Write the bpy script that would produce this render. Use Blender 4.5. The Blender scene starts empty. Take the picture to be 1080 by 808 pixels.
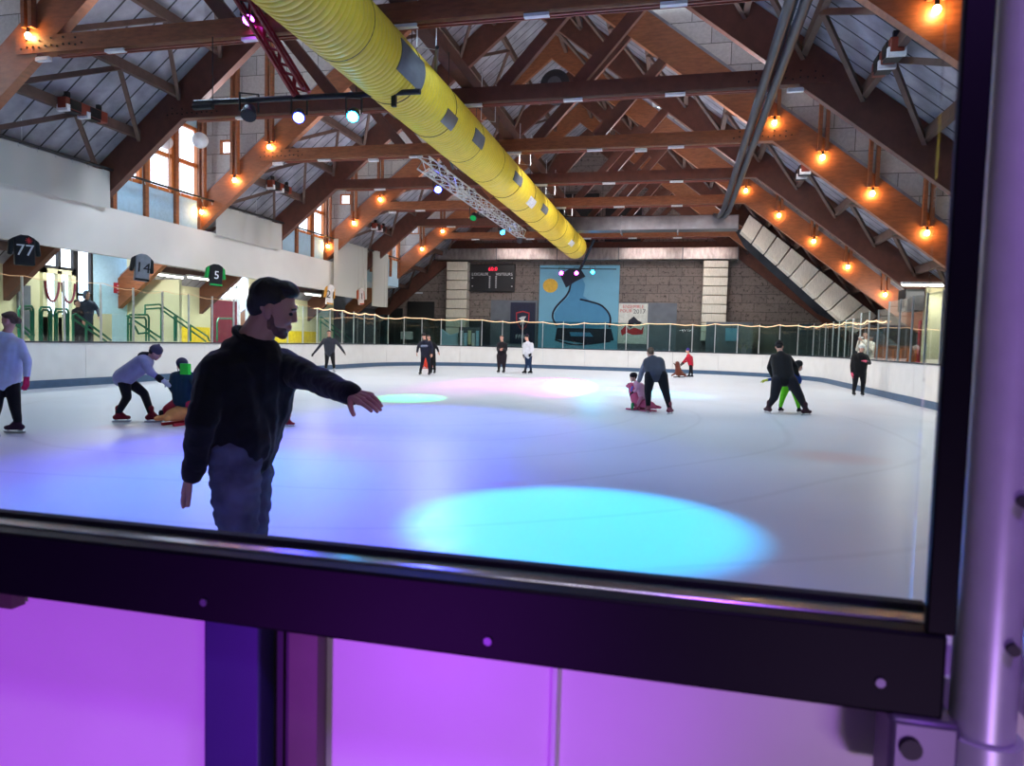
import bpy, bmesh, math, random
from mathutils import Vector, Matrix, noise
random.seed(7)
S=bpy.context.scene
COL=S.collection
V=Vector
# ------------------------------------------------------------ camera model
F,YAW,PIT,ROL,CZ=737.86,.2326,-.0584,.0259,1.444
fw=V((-math.sin(YAW)*math.cos(PIT),math.cos(YAW)*math.cos(PIT),math.sin(PIT)))
rt=V((math.cos(YAW),math.sin(YAW),0)); up=rt.cross(fw)
def at(px,py,ax,val):
    """world point seen at photo pixel (px,py) on the plane x/y/z = val"""
    dx,dy=px-540,py-404; c,s=math.cos(ROL),math.sin(ROL)
    d=fw*F+rt*(c*dx+s*dy)-up*(-s*dx+c*dy)
    i='xyz'.index(ax); o=V((0,0,CZ))
    return o+d*((val-o[i])/d[i])
cam=bpy.data.cameras.new('camera'); co=bpy.data.objects.new('camera',cam); COL.objects.link(co)
R_=rt*math.cos(ROL)+up*math.sin(ROL); U_=-rt*math.sin(ROL)+up*math.cos(ROL)
m=Matrix((R_,U_,-fw)).transposed().to_4x4(); m.translation=(0,0,CZ); co.matrix_world=m
cam.sensor_width=36; cam.lens=F/1080*36; cam.clip_start=.02; cam.clip_end=300
cam.dof.use_dof=True; cam.dof.focus_distance=14; cam.dof.aperture_fstop=6
S.camera=co
S.view_settings.view_transform='Standard'; S.view_settings.look='None'
S.view_settings.gamma=1; S.view_settings.exposure=0; S.view_settings.use_curve_mapping=False
S.cycles.use_denoising=True
try: S.cycles.denoiser='OPENIMAGEDENOISE'
except Exception: pass
S.cycles.max_bounces=7; S.cycles.diffuse_bounces=4; S.cycles.glossy_bounces=3
S.cycles.transparent_max_bounces=24; S.cycles.transmission_bounces=4
S.cycles.sample_clamp_indirect=4; S.cycles.use_light_tree=True
S.cycles.caustics_reflective=False; S.cycles.caustics_refractive=False
# ------------------------------------------------------------ materials
M={}
def lin(c): return tuple((x/255/12.92 if x/255<=.04045 else ((x/255+.055)/1.055)**2.4) for x in c)
def mat(name,rgb,rough=.6,metal=0,noise_s=0,noise_a=.15,spec=.5,bump=0,stretch=None,emit=None,es=0,sheen=0):
    m=bpy.data.materials.new(name); m.use_nodes=True; nt=m.node_tree; b=nt.nodes['Principled BSDF']
    c=lin(rgb)+(1,)
    b.inputs['Base Color'].default_value=c; b.inputs['Roughness'].default_value=rough
    b.inputs['Metallic'].default_value=metal; b.inputs['Specular IOR Level'].default_value=spec
    if sheen: b.inputs['Sheen Weight'].default_value=sheen
    if emit: b.inputs['Emission Color'].default_value=lin(emit)+(1,); b.inputs['Emission Strength'].default_value=es
    tc=nt.nodes.new('ShaderNodeTexCoord'); mp=nt.nodes.new('ShaderNodeMapping')
    nt.links.new(tc.outputs['Object'],mp.inputs[0])
    if stretch: mp.inputs['Scale'].default_value=stretch
    n=nt.nodes.new('ShaderNodeTexNoise'); n.inputs['Scale'].default_value=noise_s or 6; n.inputs['Detail'].default_value=5
    nt.links.new(mp.outputs[0],n.inputs['Vector'])
    r=nt.nodes.new('ShaderNodeMapRange'); r.inputs[1].default_value=.3; r.inputs[2].default_value=.7
    r.inputs[3].default_value=1-noise_a; r.inputs[4].default_value=1+noise_a
    nt.links.new(n.outputs[0],r.inputs[0])
    mx=nt.nodes.new('ShaderNodeVectorMath'); mx.operation='SCALE'; mx.inputs[0].default_value=c[:3]
    nt.links.new(r.outputs[0],mx.inputs['Scale']); nt.links.new(mx.outputs[0],b.inputs['Base Color'])
    if bump:
        bp=nt.nodes.new('ShaderNodeBump'); bp.inputs['Strength'].default_value=bump; bp.inputs['Distance'].default_value=.02
        nt.links.new(n.outputs[0],bp.inputs['Height']); nt.links.new(bp.outputs[0],b.inputs['Normal'])
    M[name]=m; return m
def emis(name,rgb,s):
    m=bpy.data.materials.new(name); m.use_nodes=True; nt=m.node_tree; nt.nodes.clear()
    e=nt.nodes.new('ShaderNodeEmission'); e.inputs[0].default_value=lin(rgb)+(1,); e.inputs[1].default_value=s
    o=nt.nodes.new('ShaderNodeOutputMaterial'); nt.links.new(e.outputs[0],o.inputs[0]); M[name]=m
def clear(name,rgb,alpha,rough=.05,gloss=True,diffuse=False,mesh=0):
    """thin pane: mostly lets light straight through, mixed with a reflecting or diffusing share"""
    m=bpy.data.materials.new(name); m.use_nodes=True; nt=m.node_tree; nt.nodes.clear()
    t=nt.nodes.new('ShaderNodeBsdfTransparent'); t.inputs[0].default_value=lin(rgb)+(1,)
    if diffuse:
        a=nt.nodes.new('ShaderNodeBsdfDiffuse'); a.inputs[0].default_value=lin(rgb)+(1,)
        b2=nt.nodes.new('ShaderNodeBsdfTranslucent'); b2.inputs[0].default_value=lin(rgb)+(1,)
        mm=nt.nodes.new('ShaderNodeMixShader'); mm.inputs[0].default_value=.4
        nt.links.new(a.outputs[0],mm.inputs[1]); nt.links.new(b2.outputs[0],mm.inputs[2]); g=mm
    else:
        g=nt.nodes.new('ShaderNodeBsdfGlossy'); g.inputs['Roughness'].default_value=rough
    x=nt.nodes.new('ShaderNodeMixShader'); x.inputs[0].default_value=alpha
    if not diffuse:
        lw=nt.nodes.new('ShaderNodeLayerWeight'); lw.inputs[0].default_value=.12
        ma=nt.nodes.new('ShaderNodeMath'); ma.operation='MULTIPLY_ADD'; ma.inputs[1].default_value=.35; ma.inputs[2].default_value=alpha
        nt.links.new(lw.outputs[0],ma.inputs[0]); nt.links.new(ma.outputs[0],x.inputs[0])
    nt.links.new(t.outputs[0],x.inputs[1]); nt.links.new(g.outputs[0],x.inputs[2])
    o=nt.nodes.new('ShaderNodeOutputMaterial'); nt.links.new(x.outputs[0],o.inputs[0]); M[name]=m
mat('glulam',(148,88,54),.5,noise_s=5,noise_a=.22,stretch=(1,1,4),bump=.1)
mat('glulam_shaded',(98,57,43),.6,noise_s=5,noise_a=.2,bump=.1)  # glulam away from the bulbs, its shade put into the colour
mat('purlin',(92,68,58),.7,noise_s=5,noise_a=.2,bump=.1)
mat('bolt',(40,34,32),.5,.6)
mat('steel',(185,188,195),.22,1,noise_s=20,noise_a=.06)
mat('galv',(112,115,122),.42,.85,noise_s=3,noise_a=.18)
mat('galv_bright',(168,162,160),.3,.8,noise_s=2,noise_a=.3,stretch=(3,1,1))
mat('bracket_metal',(92,84,104),.4,.4)
mat('insul',(226,218,202),.45,.35,noise_s=4,noise_a=.12,stretch=(6,1,1))
mat('alu',(205,208,210),.35,.7)
mat('black_paint',(5,6,10),.5,noise_s=30,noise_a=.1,spec=.12)
mat('post_metal',(188,188,198),.36,.35,noise_s=30,noise_a=.05)
mat('upright',(46,42,92),.45,.3,noise_s=8,noise_a=.08)  # plain steel with the blue light on it put into the colour
mat('black',(16,16,19),.55)
mat('rubber',(12,12,14),.75)
mat('darkgrey',(48,49,54),.6)
mat('board',(238,236,232),.38,noise_s=2.5,noise_a=.05)
mat('kick',(70,98,128),.45,noise_s=6,noise_a=.12)
mat('cap',(44,52,62),.4)
mat('cream',(226,220,178),.7,noise_s=2,noise_a=.05)
mat('whitewall',(214,222,228),.7,noise_s=3,noise_a=.06)
mat('pale_blue',(176,212,232),.7,noise_s=9,noise_a=.07)  # on the concourse wall this blue stands for blue light
mat('fascia',(226,222,214),.6,noise_s=1.2,noise_a=.05)
mat('yellow',(232,200,52),.5,noise_s=4,noise_a=.08)
mat('yellowpaint',(240,208,40),.6)
mat('green',(22,112,80),.35)
mat('maroon',(120,30,52),.6)
mat('redsign',(178,40,56),.5)
mat('greyconc',(96,98,102),.85,noise_s=3,noise_a=.18,bump=.15)
mat('floor_c',(150,150,150),.6,noise_s=6)
mat('greypanel',(104,110,120),.7,noise_s=2)
mat('navy',(20,26,58),.6)
mat('white',(235,235,235),.5)
mat('lblue',(112,172,200),.6,noise_s=1.5,noise_a=.05)
mat('mblue',(70,138,180),.6,noise_s=3,noise_a=.06)
mat('ink',(14,20,44),.6)
mat('gold',(222,176,60),.6,noise_s=12,noise_a=.15)
mat('scoreb',(14,16,22),.4)
mat('orangewood',(196,112,52),.5,noise_s=6,noise_a=.2,stretch=(1,1,.3))
mat('heater',(128,52,34),.5)
mat('paper',(212,212,205),.7)
mat('redpaint_redlit',(150,28,40),.4)  # door leaf paint; on the lattice truss it stands for red light
mat('letters',(222,222,226),.6)
mat('letters_red',(196,40,48),.6)
mat('cable',(12,13,16),.5)
mat('hose',(34,40,52),.45)
emis('bulb',(255,190,112),190)
emis('tube',(255,252,236),14)
emis('rope',(255,206,160),2.6)
emis('rope_dim',(255,206,160),.9)
emis('led_red',(255,40,70),2.5)
emis('led_w',(230,235,255),1.2)
clear('glass',(244,250,250),.03,.03)
clear('glass_green',(205,225,222),.05,.03)
clear('pane',(250,252,255),.03,.02)
clear('net',(236,234,228),.80,diffuse=True)
clear('net_thin',(225,222,214),.55,diffuse=True)
mat('plastic',(54,60,68),.22,noise_s=1.5,noise_a=.4,bump=.4,spec=.8)
# wood-wool roof boards with dark joints running down the slope
def planks(name,rgb,step=.5,joint=.045):
    m=mat(name,rgb,.9,noise_s=2.2,noise_a=.28,spec=.2,bump=.2); nt=m.node_tree; b=nt.nodes['Principled BSDF']
    tc=nt.nodes.new('ShaderNodeTexCoord'); sp=nt.nodes.new('ShaderNodeSeparateXYZ'); nt.links.new(tc.outputs['Object'],sp.inputs[0])
    d=nt.nodes.new('ShaderNodeMath'); d.operation='DIVIDE'; d.inputs[1].default_value=step; nt.links.new(sp.outputs[1],d.inputs[0])
    f=nt.nodes.new('ShaderNodeMath'); f.operation='FRACT'; nt.links.new(d.outputs[0],f.inputs[0])
    g=nt.nodes.new('ShaderNodeMath'); g.operation='GREATER_THAN'; g.inputs[1].default_value=joint/step; nt.links.new(f.outputs[0],g.inputs[0])
    r=nt.nodes.new('ShaderNodeMapRange'); r.inputs[3].default_value=.16; r.inputs[4].default_value=1; nt.links.new(g.outputs[0],r.inputs[0])
    old=b.inputs['Base Color'].links[0].from_socket
    v=nt.nodes.new('ShaderNodeVectorMath'); v.operation='SCALE'; nt.links.new(old,v.inputs[0]); nt.links.new(r.outputs[0],v.inputs['Scale'])
    nt.links.new(v.outputs[0],b.inputs['Base Color'])
planks('planks',(158,156,164))
# large concrete blocks: brick pattern in the wall plane (axis = which coordinate runs along the wall)
def blocks(name,rgb,rgb2,axis=0,w=1.15,h=.5,pits=.0):
    m=mat(name,rgb,.92,noise_s=14,noise_a=.1,spec=.2,bump=.3); nt=m.node_tree; b=nt.nodes['Principled BSDF']
    tc=nt.nodes.new('ShaderNodeTexCoord'); sp=nt.nodes.new('ShaderNodeSeparateXYZ'); nt.links.new(tc.outputs['Object'],sp.inputs[0])
    cb=nt.nodes.new('ShaderNodeCombineXYZ'); nt.links.new(sp.outputs[axis],cb.inputs[0]); nt.links.new(sp.outputs[2],cb.inputs[1])
    br=nt.nodes.new('ShaderNodeTexBrick'); br.inputs['Scale'].default_value=1; br.inputs['Brick Width'].default_value=w; br.inputs['Row Height'].default_value=h
    br.inputs['Mortar Size'].default_value=.012; br.inputs['Color1'].default_value=(1,1,1,1); br.inputs['Color2'].default_value=tuple(b_/a_ for a_,b_ in zip(lin(rgb),lin(rgb2)))+(1,)
    br.inputs['Mortar'].default_value=(.3,.3,.3,1); nt.links.new(cb.outputs[0],br.inputs['Vector'])
    old=b.inputs['Base Color'].links[0].from_socket
    v=nt.nodes.new('ShaderNodeVectorMath'); v.operation='MULTIPLY'; nt.links.new(old,v.inputs[0]); nt.links.new(br.outputs[0],v.inputs[1])
    out=v.outputs[0]
    if pits:
        n=nt.nodes.new('ShaderNodeTexNoise'); n.inputs['Scale'].default_value=5; n.inputs['Detail'].default_value=8; n.inputs['Roughness'].default_value=.8
        nt.links.new(tc.outputs['Object'],n.inputs['Vector'])
        g=nt.nodes.new('ShaderNodeMapRange'); g.inputs[1].default_value=.40; g.inputs[2].default_value=.47; g.inputs[3].default_value=.3; g.inputs[4].default_value=1
        nt.links.new(n.outputs[0],g.inputs[0])
        v2=nt.nodes.new('ShaderNodeVectorMath'); v2.operation='SCALE'; nt.links.new(out,v2.inputs[0]); nt.links.new(g.outputs[0],v2.inputs['Scale']); out=v2.outputs[0]
    nt.links.new(out,b.inputs['Base Color'])
blocks('blocks_cheek',(214,206,198),(186,180,176),0,1.1,.62)
blocks('blocks_far',(138,126,120),(122,112,108),0,1.35,.5,1)
blocks('blocks_side',(200,206,210),(180,188,194),1,1.1,.62)
# ice
def ice():
    m=mat('ice',(222,228,236),.2,noise_s=.6,noise_a=.035,spec=.5); nt=m.node_tree; b=nt.nodes['Principled BSDF']
    b.inputs['Specular IOR Level'].default_value=.22
    tc=nt.nodes.new('ShaderNodeTexCoord')
    mp=nt.nodes.new('ShaderNodeMapping'); mp.inputs['Scale'].default_value=(.6,5,1); mp.inputs['Rotation'].default_value=(0,0,.35); nt.links.new(tc.outputs['Object'],mp.inputs[0])
    n=nt.nodes.new('ShaderNodeTexNoise'); n.inputs['Scale'].default_value=2.2; n.inputs['Detail'].default_value=4; n.inputs['Roughness'].default_value=.55; n.inputs['Distortion'].default_value=.3
    nt.links.new(mp.outputs[0],n.inputs['Vector'])
    mp2=nt.nodes.new('ShaderNodeMapping'); mp2.inputs['Scale'].default_value=(4.5,.5,1); mp2.inputs['Rotation'].default_value=(0,0,-.5); nt.links.new(tc.outputs['Object'],mp2.inputs[0])
    n2=nt.nodes.new('ShaderNodeTexNoise'); n2.inputs['Scale'].default_value=2; n2.inputs['Detail'].default_value=4; nt.links.new(mp2.outputs[0],n2.inputs['Vector'])
    ad=nt.nodes.new('ShaderNodeMath'); nt.links.new(n.outputs[0],ad.inputs[0]); nt.links.new(n2.outputs[0],ad.inputs[1])
    bp=nt.nodes.new('ShaderNodeBump'); bp.inputs['Strength'].default_value=.25; bp.inputs['Distance'].default_value=.0012
    nt.links.new(ad.outputs[0],bp.inputs['Height']); nt.links.new(bp.outputs[0],b.inputs['Normal'])
    r=nt.nodes.new('ShaderNodeMapRange'); r.inputs[1].default_value=.8; r.inputs[2].default_value=1.2; r.inputs[3].default_value=.32; r.inputs[4].default_value=.38
    nt.links.new(ad.outputs[0],r.inputs[0]); nt.links.new(r.outputs[0],b.inputs['Roughness'])
    # faint worn pink face-off marks in the ice
    old=b.inputs['Base Color'].links[0].from_socket
    for (cx,cy,rr) in ((2.1,10.2,.75),(-8.2,9.0,.5),(-1.6,6.8,.3)):
        vd=nt.nodes.new('ShaderNodeVectorMath'); vd.operation='DISTANCE'; vd.inputs[1].default_value=(cx,cy,0); nt.links.new(tc.outputs['Object'],vd.inputs[0])
        g=nt.nodes.new('ShaderNodeMapRange'); g.inputs[1].default_value=rr; g.inputs[2].default_value=rr*.3; g.inputs[3].default_value=0; g.inputs[4].default_value=.35
        nt.links.new(vd.outputs['Value'],g.inputs[0])
        mx=nt.nodes.new('ShaderNodeMix'); mx.data_type='RGBA'; nt.links.new(g.outputs[0],mx.inputs[0]); nt.links.new(old,mx.inputs[6]); mx.inputs[7].default_value=(.8,.42,.42,1); old=mx.outputs[2]
    # long curved dark scratches
    w=nt.nodes.new('ShaderNodeTexWave'); w.wave_type='RINGS'; w.rings_direction='Z'; w.inputs['Scale'].default_value=.21; w.inputs['Distortion'].default_value=3; w.inputs['Detail'].default_value=0
    mp3=nt.nodes.new('ShaderNodeMapping'); mp3.inputs['Location'].default_value=(6,-14,0); nt.links.new(tc.outputs['Object'],mp3.inputs[0]); nt.links.new(mp3.outputs[0],w.inputs['Vector'])
    g=nt.nodes.new('ShaderNodeMapRange'); g.inputs[1].default_value=.985; g.inputs[2].default_value=1; g.inputs[3].default_value=1; g.inputs[4].default_value=.92
    nt.links.new(w.outputs['Fac'],g.inputs[0])
    v2=nt.nodes.new('ShaderNodeVectorMath'); v2.operation='SCALE'; nt.links.new(old,v2.inputs[0]); nt.links.new(g.outputs[0],v2.inputs['Scale'])
    nt.links.new(v2.outputs[0],b.inputs['Base Color'])
ice()
# denim & cloth made on demand
def cloth(rgb,rough=.85):
    k='cloth_%d_%d_%d'%rgb
    if k not in M: mat(k,rgb,rough,noise_s=9,noise_a=.12,spec=.25,bump=.12,sheen=.1)
    return k
mat('skin',(214,160,138),.5,noise_s=7,noise_a=.06)
mat('skin_man',(205,148,128),.5,noise_s=9,noise_a=.07)
mat('hair_dark',(22,17,16),.6,noise_s=40,noise_a=.4,bump=.5,stretch=(1,1,.3))
mat('hair_brown',(96,72,54),.6,noise_s=40,noise_a=.3,bump=.4)
mat('stubble',(120,84,76),.8,noise_s=60,noise_a=.3,bump=.3)
mat('sweater',(12,12,20),.9,noise_s=60,noise_a=.25,bump=.15,spec=.25,sheen=.15)
mat('denim',(86,88,108),.8,noise_s=7,noise_a=.5,bump=.2,spec=.3)
# ------------------------------------------------------------ mesh builder
class MB:
    def __init__(s): s.v=[];s.f=[];s.mi=[];s.cur=0
    def add(s,vs,fs):
        o=len(s.v); s.v+= [V(v) for v in vs]; s.f+=[tuple(i+o for i in f) for f in fs]; s.mi+=[s.cur]*len(fs); return s
    def mat(s,i): s.cur=i; return s
    def box(s,x0,y0,z0,x1,y1,z1):
        x0,x1=sorted((x0,x1)); y0,y1=sorted((y0,y1)); z0,z1=sorted((z0,z1))
        return s.add([(x0,y0,z0),(x1,y0,z0),(x1,y1,z0),(x0,y1,z0),(x0,y0,z1),(x1,y0,z1),(x1,y1,z1),(x0,y1,z1)],
            [(0,3,2,1),(4,5,6,7),(0,1,5,4),(1,2,6,5),(2,3,7,6),(3,0,4,7)])
    def bar(s,p,q,w,h,u=(0,0,1)):
        p=V(p);q=V(q);d=(q-p).normalized();u=V(u);sd=d.cross(u)
        if sd.length<1e-4: sd=d.cross(V((0,1,0)))
        sd.normalize(); u=sd.cross(d).normalized(); a=sd*w/2;b=u*h/2
        return s.add([p-a-b,p+a-b,p+a+b,p-a+b,q-a-b,q+a-b,q+a+b,q-a+b],[(3,2,1,0),(4,5,6,7),(0,1,5,4),(1,2,6,5),(2,3,7,6),(3,0,4,7)])
    def tube(s,pts,r,n=8,closed=False):
        pts=[V(p) for p in pts]; k=len(pts); rs=r if isinstance(r,(list,tuple)) else [r]*k
        vs=[];fs=[]; prev=None
        for i,p in enumerate(pts):
            a=pts[(i-1)%k] if (closed or i>0) else p; b=pts[(i+1)%k] if (closed or i<k-1) else p
            d=(b-a).normalized()
            if prev is None:
                x=d.cross(V((0,0,1)));
                if x.length<.1: x=d.cross(V((0,1,0)))
            else: x=prev-d*prev.dot(d)
            x.normalize(); prev=x; y=d.cross(x)
            for j in range(n):
                t=2*math.pi*j/n; vs.append(p+(x*math.cos(t)+y*math.sin(t))*rs[i])
        for i in range(k if closed else k-1):
            for j in range(n):
                a=i*n+j;b=i*n+(j+1)%n;i2=(i+1)%k; fs.append((a,b,i2*n+(j+1)%n,i2*n+j))
        if not closed: fs.append(tuple(range(n-1,-1,-1))); fs.append(tuple((k-1)*n+j for j in range(n)))
        return s.add(vs,fs)
    def cap(s,p,q,r0,r1=None,n=12,sq=None):
        """closed capsule with rounded ends"""
        r1=r0 if r1 is None else r1; p=V(p);q=V(q); L=(q-p).length
        if L<1e-5: return s.ell(p,(r0,r0,r0),n=n)
        d=(q-p)/L; pts=[];rs=[]
        for a in (-88,-60,-30): pts.append(p+d*r0*math.sin(math.radians(a))); rs.append(r0*math.cos(math.radians(a)))
        pts.append(p);rs.append(r0);pts.append(q);rs.append(r1)
        for a in (30,60,88): pts.append(q+d*r1*math.sin(math.radians(a))); rs.append(r1*math.cos(math.radians(a)))
        return s.tube(pts,rs,n)
    def ell(s,c,r,rot=None,n=14):
        c=V(c); vs=[];fs=[];m_=n//2
        r=(r,r,r) if not isinstance(r,(list,tuple)) else r
        vs.append(V((0,0,-1)))
        for i in range(1,m_):
            a=-math.pi/2+math.pi*i/m_
            for j in range(n):
                t=2*math.pi*j/n; vs.append(V((math.cos(a)*math.cos(t),math.cos(a)*math.sin(t),math.sin(a))))
        vs.append(V((0,0,1)))
        for j in range(n):
            fs.append((0,1+(j+1)%n,1+j)); t=1+(m_-2)*n; fs.append((t+j,t+(j+1)%n,len(vs)-1))
        for i in range(m_-2):
            for j in range(n): a=1+i*n; fs.append((a+j,a+(j+1)%n,a+n+(j+1)%n,a+n+j))
        out=[]
        for v in vs:
            w=V((v.x*r[0],v.y*r[1],v.z*r[2])); out.append(c+(rot@w if rot else w))
        return s.add(out,fs)
    def prism(s,poly,o,a,b,n_,t):
        """polygon (u,v) in plane origin o, axes a,b, thickness t along n_"""
        o=V(o);a=V(a);b=V(b);n_=V(n_); k=len(poly)
        vs=[o+a*u+b*v for u,v in poly]+[o+a*u+b*v+n_*t for u,v in poly]
        return s.add(vs,[tuple(range(k-1,-1,-1)),tuple(range(k,2*k))]+[(i,(i+1)%k,k+(i+1)%k,k+i) for i in range(k)])
    def text(s,txt,o,a,b,size,depth=.004,align='CENTER'):
        c=bpy.data.curves.new('t','FONT'); c.body=txt; c.size=size; c.align_x=align; c.align_y='CENTER'; c.extrude=depth/2; c.resolution_u=2
        ob=bpy.data.objects.new('t',c); COL.objects.link(ob); dg=bpy.context.evaluated_depsgraph_get(); dg.update()
        me=ob.evaluated_get(dg).to_mesh(); o=V(o);a=V(a).normalized();b=V(b).normalized();n=a.cross(b)
        s.add([o+a*v.co.x+b*v.co.y+n*(v.co.z) for v in me.vertices],[tuple(p.vertices) for p in me.polygons])
        ob.evaluated_get(dg).to_mesh_clear(); bpy.data.objects.remove(ob); bpy.data.curves.remove(c); return s
    def mesh(s,name,mats,off,smooth=False):
        me=bpy.data.meshes.new(name); me.from_pydata([v-off for v in s.v],[],s.f)
        for k in (mats if isinstance(mats,(list,tuple)) else [mats]): me.materials.append(M[k])
        if any(s.mi): me.polygons.foreach_set('material_index',s.mi)
        if smooth: me.polygons.foreach_set('use_smooth',[True]*len(me.polygons))
        me.update(); return me
    def build(s,name,mats,parent=None,smooth=False,bevel=0,ang=35,origin=None):
        off=V((0,0,0))
        if parent is not None:
            p=parent
            while p is not None: off+=p.location; p=p.parent
        else:
            if origin is not None: off=V(origin)
            elif s.v:
                xs=[v.x for v in s.v];ys=[v.y for v in s.v];zs=[v.z for v in s.v]
                off=V(((min(xs)+max(xs))/2,(min(ys)+max(ys))/2,min(zs)))
        # keep pattern materials in world space: structure meshes pass origin=(0,0,0)
        me=s.mesh(name,mats,off,smooth or bevel>0)
        ob=bpy.data.objects.new(name,me); COL.objects.link(ob)
        if parent is None: ob.location=off
        else: ob.parent=parent
        if bevel:
            b=ob.modifiers.new('b','BEVEL'); b.width=bevel; b.segments=2; b.limit_method='ANGLE'
        if smooth or bevel:
            bm=bmesh.new(); bm.from_mesh(me); bmesh.ops.recalc_face_normals(bm,faces=bm.faces)
            for e in bm.edges:
                if len(e.link_faces)==2 and e.calc_face_angle(0)>math.radians(ang): e.smooth=False
            bm.to_mesh(me); bm.free()
        return ob
def bx(*a): return MB().box(*a)
def tag(o,label=None,cat=None,group=None,kind=None):
    if label: o['label']=label
    if cat: o['category']=cat
    if group: o['group']=group
    if kind: o['kind']=kind
    return o
def thing(name,loc,label,cat,group=None):
    o=bpy.data.objects.new(name,None); COL.objects.link(o); o.location=V(loc); o.empty_display_size=.1
    return tag(o,label,cat,group)
def struct(name,mb,mats,parent=None,**k):
    o=mb.build(name,mats,parent,origin=(0,0,0),**k)
    if parent is None: o['kind']='structure'
    return o
def copy_tree(o,loc=None,label=None,parent=None,rz=None):
    c=o.copy(); COL.objects.link(c)
    if parent is not None: c.parent=parent
    if loc is not None: c.location=V(loc)
    if label: c['label']=label
    if rz is not None: c.rotation_euler=(0,0,rz)
    for ch in list(o.children): copy_tree(ch,parent=c)
    return c
def blob(mb,name,mats,parent,vox=.015,sm=4,fn=None,extra=None,factor=.5):
    """fuse overlapping closed pieces into one continuous surface"""
    me=mb.mesh(name,mats,V((0,0,0))); ob=bpy.data.objects.new(name,me); COL.objects.link(ob)
    r=ob.modifiers.new('r','REMESH'); r.mode='VOXEL'; r.voxel_size=vox; r.use_smooth_shade=True
    s_=ob.modifiers.new('s','SMOOTH'); s_.factor=factor; s_.iterations=sm
    dg=bpy.context.evaluated_depsgraph_get(); dg.update()
    nm=bpy.data.meshes.new_from_object(ob.evaluated_get(dg)); bpy.data.objects.remove(ob); bpy.data.meshes.remove(me)
    off=V((0,0,0)); p=parent
    while p is not None: off+=p.location; p=p.parent
    if fn:
        for v in nm.vertices: v.co=fn(v.co,v.normal)
    if extra:
        bm=bmesh.new(); bm.from_mesh(nm); bm2=extra.mesh('x',mats,V((0,0,0)),True); bm.from_mesh(bm2); bm.to_mesh(nm); bm.free()
    for v in nm.vertices: v.co-=off
    nm.polygons.foreach_set('use_smooth',[True]*len(nm.polygons)); nm.name=name
    if not nm.materials: nm.materials.append(M[mats if isinstance(mats,str) else mats[0]])
    o=bpy.data.objects.new(name,nm); COL.objects.link(o); o.parent=parent; return o
X_,Y_,Z_=V((1,0,0)),V((0,1,0)),V((0,0,1))
# ------------------------------------------------------------ people
def hand(mb,w,d,n,ts,s=1.,curl=.3,big=1.):
    """palm and five fingers; w wrist, d pointing direction, n palm normal, ts +1/-1 thumb side"""
    d=d.normalized(); n=(n-d*n.dot(d)).normalized(); t=n.cross(d)*ts; k=s
    for o in (-.030,-.011,.010,.029): mb.cap(w+d*.012*k+t*o*.62*k,w+d*.085*k+t*o*k,.0155*k*big,.0135*k*big,8)
    for i,(o,L) in enumerate(((.030,.072),(.010,.082),(-.011,.076),(-.030,.060))):
        p=w+d*.088*k+t*o*k; dd=d.copy(); c=curl*(.7+.25*i)
        for j,(f,r) in enumerate(((.44,.0092),(.31,.0084),(.25,.0075))):
            dd=(dd*math.cos(c*.75)+n*math.sin(c*.75)).normalized(); q=p+dd*L*f*k; mb.cap(p,q,r*k*big,r*.93*k*big,8); p=q
    p=w+d*.028*k+t*.026*k; dd=(d*.72+t*.62+n*.3).normalized()
    for f,r in ((.040,.0125),(.032,.0105),(.024,.009)):
        q=p+dd*f*k; mb.cap(p,q,r*k*big,r*.92*k*big,8); p=q; dd=(dd+d*.35+n*.2*curl).normalized()
def headprims(mb,c,f,u,s):
    sd=f.cross(u).normalized(); R=Matrix((sd,f,u)).transposed()
    E=lambda x,y,z,rx,ry,rz,n=16: mb.ell(c+sd*x*s+f*y*s+u*z*s,(rx*s,ry*s,rz*s),R,n)
    E(0,-.012,.032,.076,.096,.086); E(0,.028,-.012,.066,.062,.085); E(0,.035,-.062,.052,.054,.052); E(0,.066,-.097,.026,.024,.020)
    E(0,.082,.028,.045,.014,.011); E(.034,.076,-.022,.020,.014,.016); E(-.034,.076,-.022,.020,.014,.016)
    mb.cap(c+f*.086*s+u*.020*s,c+f*.101*s-u*.020*s,.009*s,.0125*s,8); E(.010,.094,-.026,.009,.012,.008,8); E(-.010,.094,-.026,.009,.012,.008,8)
    E(0,.088,-.056,.022,.013,.0075,10); E(0,.086,-.070,.020,.012,.0075,10)
    for x in (-1,1): E(x*.078,-.006,-.006,.010,.018,.031,10); E(x*.074,.002,-.03,.008,.010,.012,8)
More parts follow.
